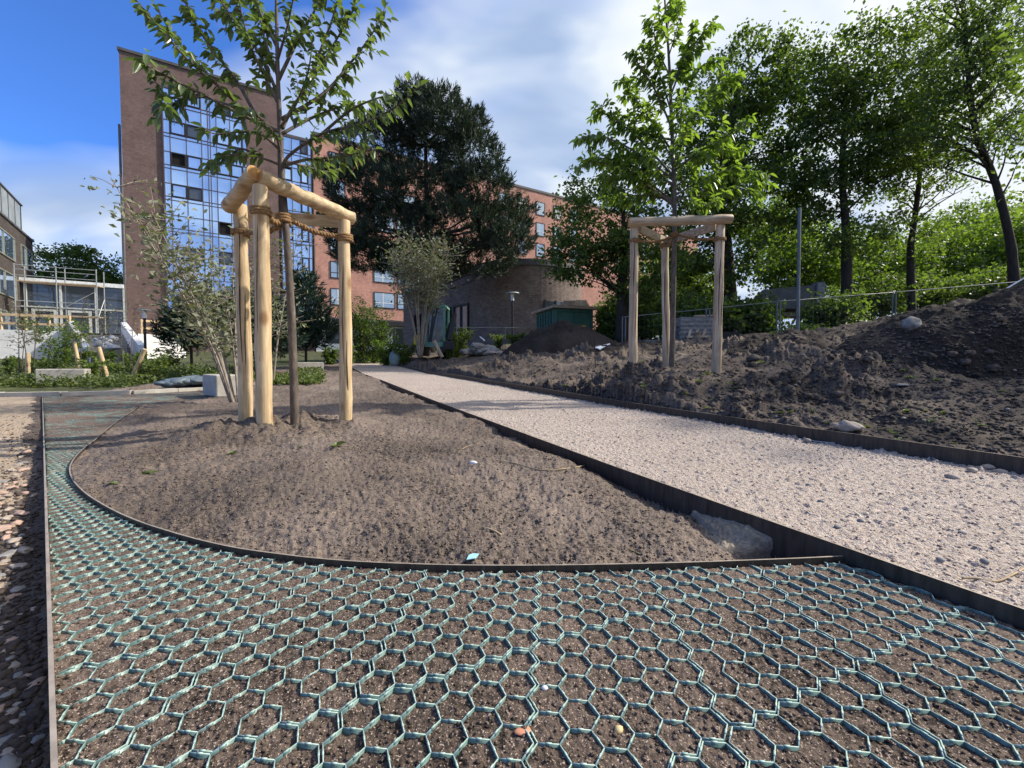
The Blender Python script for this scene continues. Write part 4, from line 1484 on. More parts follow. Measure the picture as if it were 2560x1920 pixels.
def glass_bay(t0, t1, z0, z1, cols, opens, o=0.10):
    """curtain wall bay: cols are the mullion positions as fractions; opens = {(col, floor): kind}"""
    fr = MB()
    nfl = int(round((z1 - z0) / FH))
    fh = (z1 - z0) / nfl
    w = t1 - t0
    for c in cols:
        for cc in ([c] if not isinstance(c, tuple) else c):
            fbox(fr, t0 + cc * w - .045, t0 + cc * w + .045, z0, z1, o - .02, o + .10)
    cl = [c if not isinstance(c, tuple) else c[0] for c in cols]
    for k in range(nfl):
        for dz_ in (0.0, 1.62, 1.98):
            z = z0 + k * fh + dz_
            fbox(fr, t0, t1, z - .035, z + .035, o - .015, o + .075)
    fbox(fr, t0, t1, z1 - .05, z1 + .07, o - .03, o + .11)
    fr.build('glazing_frame', M['frame_purple'], tw)
    for k in range(nfl):
        for i in range(len(cl) - 1):
            a, b = t0 + cl[i] * w, t0 + cl[i + 1] * w
            if b - a < 0.25:
                continue
            kind = opens.get((i, k))
            z = z0 + k * fh
            g = MB()
            jit = random.uniform(-.010, .010)
            P = [FP(a, z, o + jit), FP(b, z, o - jit), FP(b, z + fh, o - jit + random.uniform(-.012, .012)), FP(a, z + fh, o + jit)]
            if kind is None:
                g.face(P)
                g.build('window', M['glass_blue'], tw)
            else:
                g.face([P[0], P[1], FP(b, z + 1.98, o - jit), FP(a, z + 1.98, o + jit)])
                wn = g.build('window', M['glass_blue'], tw)
                s = MB()
                for q in ((a + .03, a + .16, z + 1.98, z + fh), (b - .16, b - .03, z + 1.98, z + fh), (a + .16, b - .16, z + 1.98, z + 2.1), (a + .16, b - .16, z + fh - .12, z + fh)):
                    fbox(s, *q, o - .01, o + .14)
                s.build('window_frame', M['frame_dark'], wn)
                s = MB()
                if kind == 'open':
                    s.face([FP(a + .1, z + 2.05, o - .03), FP(b - .1, z + 2.05, o - .03), FP(b - .1, z + fh - .1, o - .03), FP(a + .1, z + fh - .1, o - .03)])
                    s.build('opening', M['dark_in'], wn)
                else:
                    tl = 0.16 if kind == 'tilt' else 0.02
                    s.face([FP(a + .12, z + 2.08, o + .05), FP(b - .12, z + 2.08, o + .05), FP(b - .12, z + fh - .1, o + .05 - tl), FP(a + .12, z + fh - .1, o + .05 - tl)])
                    s.build('pane', M['glass_dark'] if kind == 'dark' else M['glass_blue'], wn)
    return nfl


# open lights get a near-black sheet over the brick: room shade as colour
c8 = [0, .075, .26, .44, (.515, .545), .62, .79, .95, 1.0]
glass_bay(3.4, 11.0, ZB, 30.4, c8, {(1, 4): 'open', (2, 4): 'win', (2, 5): 'dark', (1, 5): 'win', (2, 6): 'win', (5, 5): 'tilt', (5, 6): 'dark', (6, 6): 'win', (1, 3): 'win', (2, 3): 'dark', (5, 2): 'open', (6, 3): 'tilt', (2, 1): 'dark', (5, 1): 'dark', (6, 4): 'win', (5, 4): 'win', (6, 5): 'win'})
c5 = [0, .09, .36, .64, .90, 1.0]
glass_bay(14.5, 17.85, ZB, 28.4, c5, {(1, 4): 'tilt', (3, 4): 'tilt', (3, 5): 'dark', (1, 2): 'win', (3, 2): 'tilt', (3, 3): 'win', (3, 1): 'win', (3, 0): 'tilt'}, 0.0)
mb = MB()
fbox(mb, 3.38, 11.05, ZB - .32, ZB - .04, -.02, .22)
mb.build('sill', M['lead'], tw)
for a, b in ((4.0, 6.4), (8.0, 10.4)):
    mb = MB()
    fbox(mb, a, b, 3.4, 5.9, .0, .06)
    mb.build('ground_window', M['glass_dark'], tw)

# --- long red block
rb = thing('brick_block', 'long salmon red brick block with dark framed windows behind the pine', 'building', FP(18.2, 2.4))
ZRB = 29.5
mb = MB()
fbox(mb, 18.15, 96, 6.6, ZRB, -15, 0)
mb.build('wall', M['brick_red'], rb)
mb = MB()
fbox(mb, 18.15, 96, 1.5, 6.597, -14.5, -.25)
mb.build('ground_floor', M['frame_white'], rb)
mb = MB()
fbox(mb, 18.1, 96, ZRB + .003, ZRB + .35, -15.1, 0.12)
fbox(mb, 18.02, 18.13, 3, ZRB - .6, -.2, .14)
mb.build('roof_trim', M['lead'], rb)
mb = MB()
fbox(mb, 18.6, 40, 5.75, 6.35, -.24, 1.1)
mb.build('canopy', M['frame_dark'], rb)
for a, b in ((19.3, 22.5), (23.4, 26.4), (28, 31.5), (33, 36)):
    mb = MB()
    fbox(mb, a, b, 3.2, 5.6, -.24, -.18)
    mb.build('ground_window', M['glass_dark'], rb)


def bwin(t0, t1, z0, z1, div, blind=False):
    fr = MB()
    e = .11
    fbox(fr, t0, t1, z1 - e, z1, .005, .075)
    fbox(fr, t0, t1, z0, z0 + e, .005, .085)
    fbox(fr, t0, t0 + e, z0 + e, z1 - e, .005, .075)
    fbox(fr, t1 - e, t1, z0 + e, z1 - e, .005, .075)
    w = fr.build('window', M['frame_dark'], rb)
    s = MB()
    zt = z0 + (z1 - z0) * .33
    fbox(s, t0 + e, t1 - e, zt - .04, zt + .04, .006, .06)
    for d in div:
        td = t0 + (t1 - t0) * d
        fbox(s, td - .05, td + .05, z0 + e, z1 - e, .008, .065)
    s.build('sash', M['frame_white'] if random.random() < .7 else M['frame_dark'], w)
    s = MB()
    s.face([FP(t0 + e, z0 + e, .02), FP(t1 - e, z0 + e, .02), FP(t1 - e, z1 - e, .02 + random.uniform(-.012, .012)), FP(t0 + e, z1 - e, .02)])
    s.build('pane', M['frame_pale'] if blind else M['glass_win'], w)


for k in range(6):
    z = 8.2 + k * 3.5
    bwin(19.9, 21.9, z, z + 2.2, [.45])
    if k < 5:
        bwin(25.4, 28.3, z, z + 2.2, [.42])
        bwin(28.6, 31.5, z, z + 2.2, [.42])
for t in list(np.arange(45.0, 62.0, 3.62)) + [74.5, 78.1, 81.7, 85.3]:
    for k in range(6):
        if t > 60 and k in (0, 5):
            continue
        z = 8.2 + k * 3.5
        bwin(t, t + 1.8, z, z + 2.25, [random.choice([.3, .5, .62])], random.random() < .12)

# --- glass link building between tower and left block
gl = thing('link_building', 'low glazed link building with pale mullions beside the brick tower', 'building', FP(-14, 3.2))
ZL = 8.45
mb = MB()
fbox(mb, -22, -.15, ZL, ZL + .38, -9, .35)
mb.build('roof', M['frame_white'], gl)
fr = MB()
xs = [-22, -19.6, -17.2, -14.7, -12.2, -9.7, -7.3, -4.9, -2.35, -.2]
for x in xs:
    fbox(fr, x - .08, x + .08, 3.0, ZL - .002, -.02, .16)
for z in (3.1, 6.1):
    fbox(fr, -22, -.2, z - .07, z + .07, -.01, .14)
fr.build('glazing_frame', M['frame_pale'], gl)
for a, b in zip(xs[:-1], xs[1:]):
    for z0, z1, nm in ((3.1, 6.1, 'window'), (6.1, ZL, 'top_window')):
        g = MB()
        g.face([FP(a, z0, random.uniform(-.01, .01)), FP(b, z0, 0), FP(b, z1, random.uniform(-.01, .01)), FP(a, z1, 0)])
        g.build(nm, M['glass_dark'], gl)
for a in (-6.9, -4.4, -19.2):
    d = MB()
    for q in ((a, a + .22, 3.1, 5.9), (a + 1.5, a + 1.72, 3.1, 5.9), (a + .22, a + 1.5, 5.7, 5.9), (a + .22, a + 1.5, 3.1, 3.35)):
        fbox(d, *q, .17, .23)
    d.build('door', M['frame_pale'], gl)
mb = MB()
fbox(mb, -22, -.15, 1.5, ZL - .3, -9, -3.0)
mb.build('back_wall', M['dark_in'], gl)

# --- modern block at the left edge
LA, LDir = Vector((-42.7, 34.5, 0)), Vector((-.634, .773, 0))
LNrm = Vector((.773, .634, 0))


def LPt(t, z, o=0.0):
    return LA + LDir * t + LNrm * o + Vector((0, 0, z))


def lbox(mb, t0, t1, z0, z1, o0, o1):
    mb.hexa([LPt(t0, z0, o1), LPt(t1, z0, o1), LPt(t1, z0, o0), LPt(t0, z0, o0)], [LPt(t0, z1, o1), LPt(t1, z1, o1), LPt(t1, z1, o0), LPt(t0, z1, o0)])


md_ = thing('office_block', 'modern brown brick block with ribbon windows and metal clad top storey', 'building', LPt(3, 3))
mb = MB()
lbox(mb, -9, 12.6, 1.5, 13.55, -10, 0)
mb.build('wall', M['brick_brown'], md_)
mb = MB()
lbox(mb, -9, 10.6, 13.553, 16.5, -10, -.35)
up_ = mb.build('top_storey', M['zinc'], md_)
mb = MB()
for t in np.arange(-8.6, 10.6, 2.1):
    lbox(mb, t, t + .06, 13.6, 16.45, -.348, -.31)
lbox(mb, -9, 10.7, 16.503, 16.62, -10, -.25)
mb.build('cladding_seam', M['lead'], up_)
mb = MB()
lbox(mb, -9.1, 12.7, 13.4, 13.56, 0.003, .12)
mb.build('roof_trim', M['lead'], md_)
for z in (3.0, 6.5, 10.0):
    for a, b, pan in ((-7, -1.2, 0), (-1.0, 5.6, 1), (7.8, 12.0, 1)):
        f = MB()
        for q in ((a, b, z, z + .1), (a, b, z + 2.1, z + 2.2), (a, a + .1, z + .1, z + 2.1), (b - .1, b, z + .1, z + 2.1), ((a + b) / 2 - .05, (a + b) / 2 + .05, z + .1, z + 2.1), (a + 1.6, a + 1.7, z + .1, z + 2.1)):
            lbox(f, *q, .004, .10)
        w = f.build('window', M['frame_olive'], md_)
        g = MB()
        g.face([LPt(a + .1, z + .1, .03), LPt(a + .1, z + 2.1, .03), LPt(b - .1, z + 2.1, .035), LPt(b - .1, z + .1, .03)][::-1])
        g.build('pane', M['glass_blue'], w)

# --- round dark brick hall
RC = Vector((1.0, 32.8, 0))
RR_ = 4.4
rh = thing('round_hall', 'low dark brick hall with a rounded end and flat roof', 'building', Vector((RC.x, RC.y, 2.0)))
ZH = 7.3
prof = []
wd = Vector((-.62, .784, 0))                    # the straight wall runs away to the left
wn = Vector((-.784, -.62, 0))
a0 = math.atan2(wn.y, wn.x)
for k in range(41):
    a = a0 + k / 40 * R(200)
    prof.append(RC + Vector((math.cos(a), math.sin(a), 0)) * RR_)
prof = [RC + wn * RR_ + wd * 13] + prof
cen = sum(prof, Vector()) / len(prof)


def wall_ring(mb, pr, z0, z1, holes=()):
    for a, b in zip(pr[:-1], pr[1:]):
        mb.face([a + up * z0, b + up * z0, b + up * z1, a + up * z1])


mb = MB()
wall_ring(mb, prof, 1.2, ZH - .002)
mb.build('wall', M['brick_grey'], rh)
mb = MB()
outer = [p + (p - RC).normalized() * .10 if i else p + wn * .10 for i, p in enumerate(prof)]
for zz0, zz1 in ((ZH, ZH + .42),):
    wall_ring(mb, outer, zz0, zz1)
    mb.face([p + up * zz1 for p in outer])
    mb.face([p + up * zz0 for p in reversed(outer)])
mb.build('roof', M['lead'], rh)


def hall_open(a_, b_, z0, z1, name, glassy=True, n=2):
    """opening on the straight wall, distances from the start of the curve"""
    f = MB()
    P = lambda t, z, o: RC + wn * (RR_ + o) + wd * t + up * z
    fb = lambda t0, t1, za, zb, o0, o1: f.hexa([P(t0, za, o1), P(t1, za, o1), P(t1, za, o0), P(t0, za, o0)], [P(t0, zb, o1), P(t1, zb, o1), P(t1, zb, o0), P(t0, zb, o0)])
    e = .14
    fb(a_, b_, z1 - e, z1, .004, .12)
    for k in range(n + 1):
        t = a_ + (b_ - a_ - e) * k / n
        fb(t, t + e, z0, z1 - e, .004, .12)
    fb(a_, b_, z0 + .9, z0 + 1.0, .006, .09)
    w = f.build(name, M['frame_dark'], rh)
    g = MB()
    g.face([P(a_, z0, .02), P(b_, z0, .02), P(b_, z1, .02), P(a_, z1, .02)])
    g.build('pane', M['glass_win'] if glassy else M['dark_in'], w)


hall_open(1.2, 3.4, 2.2, 5.1, 'door', True, 2)
hall_open(3.8, 6.6, 2.2, 5.1, 'window', False, 3)
hall_open(7.2, 10.5, 2.2, 5.1, 'window', False, 3)
# dark window wrapping round the right part of the curve
f, g = MB(), MB()
aw0, aw1 = R(-74), R(-30)
for k in range(8):
    a, b = aw0 + (aw1 - aw0) * k / 8, aw0 + (aw1 - aw0) * (k + 1) / 8
    A2, B2 = (RC + Vector((math.cos(x), math.sin(x), 0)) * (RR_ + .03) for x in (a, b))
    g.face([A2 + up * 2.6, B2 + up * 2.6, B2 + up * 4.9, A2 + up * 4.9])
for k in range(0, 9, 2):
    a = aw0 + (aw1 - aw0) * k / 8
    p = RC + Vector((math.cos(a), math.sin(a), 0)) * (RR_ + .07)
    f.box(p + up * 3.75, (.12, .12, 2.4), rz=a)
wv = f.build('window', M['frame_dark'], rh)
g.build('pane', M['glass_dark'], wv)

# --- grey concrete pavilion under the trees on the right
pv = thing('pavilion', 'small grey concrete pavilion with a flat slab roof under the trees', 'building', W(1985, 850, 17.3))
mb = MB()
p0, p1 = W(1895, 728, 17.5), W(2024, 718, 17.5)
mb.hexa([Vector((p0.x, 17.2, p0.z - .75)), Vector((p1.x, 17.2, p1.z - .95)), Vector((p1.x + 2.2, 21, p1.z - .95)), Vector((p0.x + 1.6, 21, p0.z - .75))],
        [Vector((p0.x, 17.2, p0.z)), Vector((p1.x, 17.2, p1.z + .05)), Vector((p1.x + 2.2, 21, p1.z + .05)), Vector((p0.x + 1.6, 21, p0.z))])
M['old_concrete'] = pm('old_concrete', two((0.10, 0.095, 0.09)), 3, .9, .3)
mb.build('roof', M['old_concrete'], pv)
mb = MB()
mb.box((p1.x + .22, 17.3, (p1.z + 1.2) / 2), (.30, .34, p1.z - 1.2 + .3))
mb.build('pillar', M['stone_grey'], pv)
mb = MB()
mb.box(((p0.x + p1.x) / 2, 19.5, 2.2), (p1.x - p0.x - .3, .25, 2.4))
mb.build('wall', M['stone_grey'], pv)
mb = MB()
pw = W(1960, 795, 17.4)
mb.box((pw.x, 18.4, pw.z + .45), (2.3, .2, .5))
mb.build('window', M['frame_white'], pv)

# ---------------------------------------------------------------- terrace, stairs, railing, scaffold on the left
M['sheet'] = pm('sheet', two((0.36, 0.37, 0.39)), 3, 0.4, 0.5, 0.03, bscale=6)
mb = MB()
w0, w1 = W(-140, 822, 24.5), W(172, 826, 27.5)
zt = 2.72
mb.hexa([Vector((w0.x, w0.y, .3)), Vector((w1.x, w1.y, .3)), Vector((w1.x, w1.y + .35, .3)), Vector((w0.x, w0.y + .35, .3))],
        [Vector((w0.x, w0.y, zt)), Vector((w1.x, w1.y, zt)), Vector((w1.x, w1.y + .35, zt)), Vector((w0.x, w0.y + .35, zt))])
tag(mb.build('retaining_wall', M['concrete_w']), 'pale concrete retaining wall left of the outdoor stairs', 'wall')
mb = MB()
w2, w3 = W(345, 836, 29.5), W(455, 838, 32.5)
mb.hexa([Vector((w2.x, w2.y, .3)), Vector((w3.x, w3.y, .3)), Vector((w3.x, w3.y + .35, .3)), Vector((w2.x, w2.y + .35, .3))],
        [Vector((w2.x, w2.y, zt)), Vector((w3.x, w3.y, zt)), Vector((w3.x, w3.y + .35, zt)), Vector((w2.x, w2.y + .35, zt))])
tag(mb.build('retaining_wall', M['concrete_w']), 'white concrete retaining wall below the timber railing beside the brick tower', 'wall')
mb = MB()
mb.face([w0 + Vector((0, .3, zt - .05 - w0.z)), Vector((w1.x, w1.y + .3, zt - .05)), Vector((w2.x, w2.y + .3, zt - .05)), Vector((w3.x, w3.y + .3, zt - .05)), FP(3, 2.68, 0), FP(-22, 2.68, 0)])
mb.build('terrace', M['concrete'])['kind'] = 'structure'


def flank(label, px0, py0, px1, py1, Y0, Y1, th=.4):
    m = MB()
    a, b = W(px0, py0, Y1), W(px1, py1, Y0)
    m.hexa([Vector((b.x, b.y, .4)), Vector((b.x + th, b.y, .4)), Vector((a.x + th, a.y, .4)), Vector((a.x, a.y, .4))], [b, b + Vector((th, 0, 0)), a + Vector((th, 0, 0)), a])
    tag(m.build('stair_wall', M['concrete_w']), label, 'stair wall', 'sloping walls flanking the outdoor stairs')


flank('sloping white stair wall next to the scaffold', 168, 800, 208, 868, 23, 28)
flank('sloping white stair wall next to the black lamp post', 302, 806, 345, 862, 24, 29)
mb = MB()
for k in range(9):
    p, q = W(212, 868, 23.5 + k * .5), W(318, 868, 24 + k * .5)
    z = .75 + k * .22
    mb.hexa([Vector((p.x, p.y, z - .6)), Vector((q.x, q.y, z - .6)), Vector((q.x, q.y + .52, z - .6)), Vector((p.x, p.y + .52, z - .6))], [Vector((p.x, p.y, z)), Vector((q.x, q.y, z)), Vector((q.x, q.y + .52, z)), Vector((p.x, p.y + .52, z))])
tag(mb.build('stairs', M['stone_grey']), 'wide grey outdoor stairs between two sloping white walls', 'stairs')
mb = MB()
for k in range(11):
    p = W(245 + 40 * random.random(), 872 - 38 * (k / 15), 23.2 + k * .12)
    mb.lump(p, (.18 + .25 * random.random(), .22, .13 + .12 * random.random()), k + 3, 3, .6)
tag(mb.build('plastic_sheet', M['sheet'], smooth=True), 'crumpled white plastic sheeting heaped on the outdoor stairs', 'plastic sheet')

# timber railings
def railing(label, P, h=1.05, post=(.10, .10)):
    root = thing('timber_railing', label, 'railing', P[0], 'raw timber site railings on the terrace')
    n = len(P)
    for p in P:
        m = MB()
        m.box(p + up * h / 2, (*post, h))
        m.build('post', M['pine_wood'], root)
    for zz_ in (.42, .95):
        m = MB()
        for a, b in zip(P[:-1], P[1:]):
            d = (b - a).normalized() * .004
            m.bar(a + up * zz_ + Vector((0, -.075, 0)) + d, b + up * zz_ + Vector((0, -.075, 0)) - d, .03, .15)
        m.build('board', M['pine_wood_x'], root)
    return root


railing('raw timber railing on top of the wall left of the stairs', [Vector((w0.x + (w1.x - w0.x) * t, w0.y + .2 + (w1.y - w0.y) * t, zt)) for t in (0, .2, .4, .6, .8, .98)])
railing('raw timber railing on top of the wall beside the brick tower', [Vector((w2.x + (w3.x - w2.x) * t, w2.y + .2 + (w3.y - w2.y) * t, zt)) for t in (0.02, .5, .98)])

# scaffold
M['galv'] = pm('galv', two((0.30, 0.32, 0.33)), 6, 0.5, 0, metallic=0.4)
M['wire'] = pm('wire', two((0.13, 0.145, 0.15)), 6, 0.5, 0, metallic=0.4)
sc_ = thing('scaffold', 'tube scaffold with plank decks in front of the glazed link building', 'scaffold', W(150, 840, 36))
sp = []
for px in (42, 146, 246):
    for dy in (0, 1.1):
        b = W(px, 850, 36 + (px - 42) * .012)
        b = Vector((b.x - dy * .35, b.y + dy, 2.65))
        sp.append(b)
        m = MB()
        m.tube([b, b + up * 6.6], .045, 6)
        m.build('post', M['galv'], sc_)
for nm, a, b in [('rail', sp[i] + up * z_, sp[i + 2] + up * z_) for i in (0, 2) for z_ in (2.9, 3.4, 5.6, 6.1, 6.5)] + [('brace', sp[2] + up * 2.6, sp[4] + up * 4.6), ('brace', sp[4] + up * 2.0, sp[5] + up * 4.0), ('brace', sp[4] + up * .2, sp[2] + up * 1.6)]:
    m = MB()
    m.tube([a, b], .03, 5)
    m.build(nm, M['galv'], sc_)
for zz_ in (2.2, 5.1):
    for i in (0, 2):
        m = MB()
        a, b, c, d = sp[i] + up * zz_, sp[i + 2] + up * zz_, sp[i + 3] + up * zz_, sp[i + 1] + up * zz_
        t_ = up * .08
        m.hexa([a, b, c, d], [a + t_, b + t_, c + t_, d + t_])
        m.build('deck', M['grey_wood_x'], sc_)

# lamp posts
def lamp(label, base, hgt, wing):
    root = thing('lamp_post', label, 'lamp post', base, 'black lamp posts with round disc tops')
    m = MB()
    m.tube([base - up * .2, base + up * (hgt - .45)], .06, 10)
    m.build('pole', M['frame_dark'], root, smooth='auto')
    m = MB()
    m.tube([base + up * (hgt - .45), base + up * (hgt - .05)], .10, 10)
    m.build('lantern', M['frame_white'], root, smooth='auto')
    m = MB()
    m.tube([base + up * (hgt - .05), base + up * hgt], [wing, wing * .9], 18)
    m.build('disc', M['zinc'], root, smooth='auto')


p = W(1281, 850, 24)
lamp('black lamp post before the curved brick hall', Vector((p.x, p.y, 1.6)), W(1281, 732, 24).z - 1.6, .42)
p = W(364, 890, 22)
lamp('black lamp post before the brick tower and white wall', Vector((p.x, p.y, .9)), W(364, 774, 22).z - .9, .30)

# ---------------------------------------------------------------- container, digger, fences
M['green_paint'] = pm('green_paint', [(0.3, (0.035, 0.10, 0.075)), (0.7, (0.075, 0.17, 0.13))], 2.5, 0.55, 0.15, 0.01)
M['yellow'] = pm('yellow', two((0.62, 0.48, 0.03), .9), 6, 0.5, 0)
M['black'] = pm('black', two((0.018, 0.018, 0.02)), 6, 0.6, 0.1)
ct = thing('site_container', 'green steel site container behind the dark soil heap, yellow sign on its door', 'container', W(1415, 870, 19.5))
ca, cb_ = W(1388, 780, 19.3), W(1481, 780, 19.9)
cd = (cb_ - ca)
cd.z = 0
cd.normalize()
cq = Vector((-cd.y, cd.x, 0))
cz0, cz1 = 1.15, W(1415, 772, 19.5).z
LC = (cb_ - ca).length


def cbox(m, t0, t1, o0, o1, z0, z1):
    P = lambda t, o, z: Vector((ca.x, ca.y, 0)) + cd * t + cq * o + up * z
    m.hexa([P(t0, o0, z0), P(t1, o0, z0), P(t1, o1, z0), P(t0, o1, z0)], [P(t0, o0, z1), P(t1, o0, z1), P(t1, o1, z1), P(t0, o1, z1)])


m = MB()
cbox(m, 0, LC, 0, 2.4, cz0, cz1 - .003)
m.build('body', M['green_paint'], ct)
m = MB()
for t in (0.0, LC - .1):
    cbox(m, t, t + .1, -.06, -.002, cz0, cz1)
cbox(m, .1, LC - .1, -.055, -.002, cz1 - .14, cz1)
cbox(m, .1, LC - .1, -.055, -.002, cz0, cz0 + .16)
for k in range(7):
    cbox(m, -.06, -.002, .1 + k * .33, .22 + k * .33, cz0 + .1, cz1 - .1)
m.build('frame', M['green_paint'], ct)
for a, b in ((.14, LC * .47), (LC * .53, LC - .14)):
    m = MB()
    cbox(m, a, b, -.045, -.003, cz0 + .2, cz1 - .2)
    m.build('door', M['green_paint'], ct)
m = MB()
for t in (LC * .49, LC * .51):
    m.tube([Vector((ca.x, ca.y, 0)) + cd * t - cq * .07 + up * (cz0 + .1), Vector((ca.x, ca.y, 0)) + cd * t - cq * .07 + up * (cz1 - .1)], .022, 6)
m.build('lock_bar', M['green_paint'], ct)
m = MB()
cbox(m, -.2, LC + .15, -.25, 2.6, cz1, cz1 + .13)
m.build('roof', M['grey_wood_x'], ct)
m = MB()
zs = cz0 + (cz1 - cz0) * .52
cbox(m, LC * .60, LC * .60 + .42, -.055, -.047, zs, zs + .22)
sg = m.build('sign', M['yellow'], ct)
m = MB()
cbox(m, LC * .60 + .07, LC * .60 + .35, -.059, -.0555, zs + .12, zs + .155)
cbox(m, LC * .60 + .10, LC * .60 + .32, -.059, -.0555, zs + .06, zs + .085)
m.build('print', M['black'], sg)
m = MB()
for k in range(5):
    a = W(1400 + k * 3, 766 - k * 3.2, 20.2)
    b = W(1470 - k * 2, 765 - k * 3.2, 20.6)
    m.bar(a, b, .35, .05)
tag(m.build('board_stack', M['stone_grey']), 'stack of dark boards lying on the roof of the green container', 'boards')

ex = thing('mini_excavator', 'small digger with a teal cab and yellow engine cover behind the leafy shrub', 'excavator', W(1080, 892, 18.2))
eb = W(1080, 892, 18.2)
M['teal_paint'] = pm('teal_paint', two((0.12, 0.27, 0.24)), 4, 0.45, 0.05)
EX = lambda x, y, z: eb + Vector((x, y, z))
for sx in (-.38, .52):
    m = MB()
    c = [EX(sx - .15, y, z) for y, z in ((-.75, .22), (-.55, .04), (.75, .04), (.95, .22), (.75, .42), (-.55, .42))]
    c2 = [p + Vector((.3, 0, 0)) for p in c]
    m.raw(c + c2, [tuple(range(5, -1, -1)), tuple(range(6, 12))] + [(k, (k + 1) % 6, 6 + (k + 1) % 6, 6 + k) for k in range(6)])
    m.build('track', M['black'], ex)
m = MB()
m.box(EX(-.35, .3, .72), (.75, 1.3, .42))
m.build('engine_cover', M['yellow'], ex, bevel=.04)
cabf = MB()
x0, x1, y0, y1, z0, z1 = -.15, .62, -.45, .6, .62, 2.1
for x in (x0, x1):
    for y in (y0, y1):
        cabf.box(EX(x, y, (z0 + z1) / 2), (.09, .09, z1 - z0))
cabf.box(EX((x0 + x1) / 2, (y0 + y1) / 2, z1 + .055), (x1 - x0 + .14, y1 - y0 + .14, .10))
cabf.box(EX((x0 + x1) / 2, (y0 + y1) / 2, z0 - .1), (x1 - x0 + .1, y1 - y0 + .1, .2))
cab = cabf.build('cab', M['teal_paint'], ex)
m = MB()
m.face([EX(x0 + .05, y0 - .01, z0), EX(x1 - .05, y0 - .01, z0), EX(x1 - .05, y0 - .01, z1), EX(x0 + .05, y0 - .01, z1)])
m.build('windscreen', M['glass_dark'], cab)
m = MB()
m.face([EX(x0 - .01, y0 + .05, z0), EX(x0 - .01, y1 - .05, z0), EX(x0 - .01, y1 - .05, z1), EX(x0 - .01, y0 + .05, z1)])
m.build('side_window', M['glass_dark'], cab)
m = MB()
m.bar(EX(.75, -.5, .8), EX(1.15, -1.1, 1.75), .14, .2)
m.bar(EX(1.15, -1.1, 1.75), EX(1.05, -1.9, .6), .12, .16)
m.build('boom', M['black'], ex)
m = MB()
m.box(EX(1.05, -2.0, .4), (.4, .35, .35))
m.build('bucket', M['black'], ex, bevel=.04)


def site_fence(label, P, h=2.0, mesh=True):
    root = thing('site_fence', label, 'fence', P[0], 'wire mesh site fences')
    for p in P:
        for s in (-.05, .05):
            m = MB()
            m.tube([p + Vector((s, 0, -.2)), p + Vector((s, 0, h))], .021, 6)
            m.build('pole', M['wire'], root)
    for a, b in zip(P[:-1], P[1:]):
        for hz in (h - .02, .12):
            m = MB()
            m.tube([a + up * hz, b + up * hz], .015, 5)
            m.build('rail', M['wire'], root)
        if mesh:
            m = MB()
            L = (b - a).length
            for k in range(int(L / .14)):
                q = a.lerp(b, (k + .5) / int(L / .14))
                m.bar(q + up * .14, q + up * (h - .04), .002, .002)
            for k in range(8):
                z = .3 + k * .22
                m.bar(a + up * z, b + up * z, .002, .002)
            m.build('wire_mesh', M['wire'], root)


fz = lambda px, pyt, Y, h=2.0: W(px, pyt, Y) - up * h
site_fence('wire site fence across the trees behind the right soil heap', [fz(1560, 791, 13.5), fz(1770, 771, 13), fz(1947, 752, 12.6), fz(2236, 729, 13.2), fz(2580, 700, 12.5)])
site_fence('wire site fence before the round hall and the digger', [fz(860, 822, 21), fz(985, 820, 20.5), fz(1138, 818, 20), fz(1260, 818, 20), fz(1350, 818, 20.4)], 2.0)
m = MB()
pb = W(1994, 852, 11.6)
m.tube([pb - up * .3, W(1999, 520, 11.6)], .045, 8)
tag(m.build('fence_pole', M['wire']), 'tall single grey pole standing before the concrete pavilion', 'pole')

# pallets and timber behind the farther tripod
pl_ = thing('pallet_stack', 'heap of grey pallets with a pale timber frame leaning on it', 'pallets', W(1720, 868, 13.2))
m = MB()
for k in range(6):
    z = gh(5.6, 13.2) + .05 + k * .13
    for y in (12.8, 13.15, 13.5):
        m.box((5.72 + .03 * math.sin(k * 3), y, z + .04), (1.15, .12, .022))
        m.box((5.72 + .03 * math.sin(k * 3), y, z - .022), (1.1, .1, .09))
m.build('pallet', M['stone_grey'], pl_)
m = MB()
a, b = W(1722, 842, 12.6), W(1732, 806, 12.9)
for dx_ in (0, 18, 36):
    m.bar(W(1722 + dx_, 842, 12.6), W(1731 + dx_, 806, 12.95), .07, .04)
m.bar(W(1712, 808, 13.0), W(1790, 806, 13.0), .05, .09)
m.bar(W(1716, 842, 12.55), W(1775, 841, 12.55), .04, .06)
m.build('timber_frame', M['grey_wood'], pl_)
m = MB()
for k in range(7):
    m.bar(W(1705 + 5 * k, 826 - 6 * k, 13.4), W(1800 + random.uniform(-10, 10), 824 - 6 * k, 13.5), .10, .05)
m.build('plank', M['grey_wood_x'], pl_)
m = MB()
bx = W(1822, 865, 12.8)
for dx_, dy_, sx, sy in ((0, 0, .62, .03), (0, .5, .62, .03), (-.31, .25, .03, .5), (.31, .25, .03, .5)):
    m.box(bx + Vector((dx_, dy_, .22)), (sx, sy, .44))
m.box(bx + Vector((0, .25, .02)), (.6, .48, .03))
tag(m.build('crate', M['black']), 'black open crate next to the pallets beside the right stake', 'crate')
m = MB()
for k in range(4):
    m.bar(W(1612, 864 - k * 4, 13.3), W(1650, 864 - k * 4, 13.4), .08, .035)
    m.bar(W(1672, 864 - k * 4, 13.4), W(1694, 864 - k * 4, 13.5), .08, .035)
tag(m.build('plank_pile', M['stone_grey']), 'low pile of grey planks between the two left stakes of the farther tripod', 'planks')

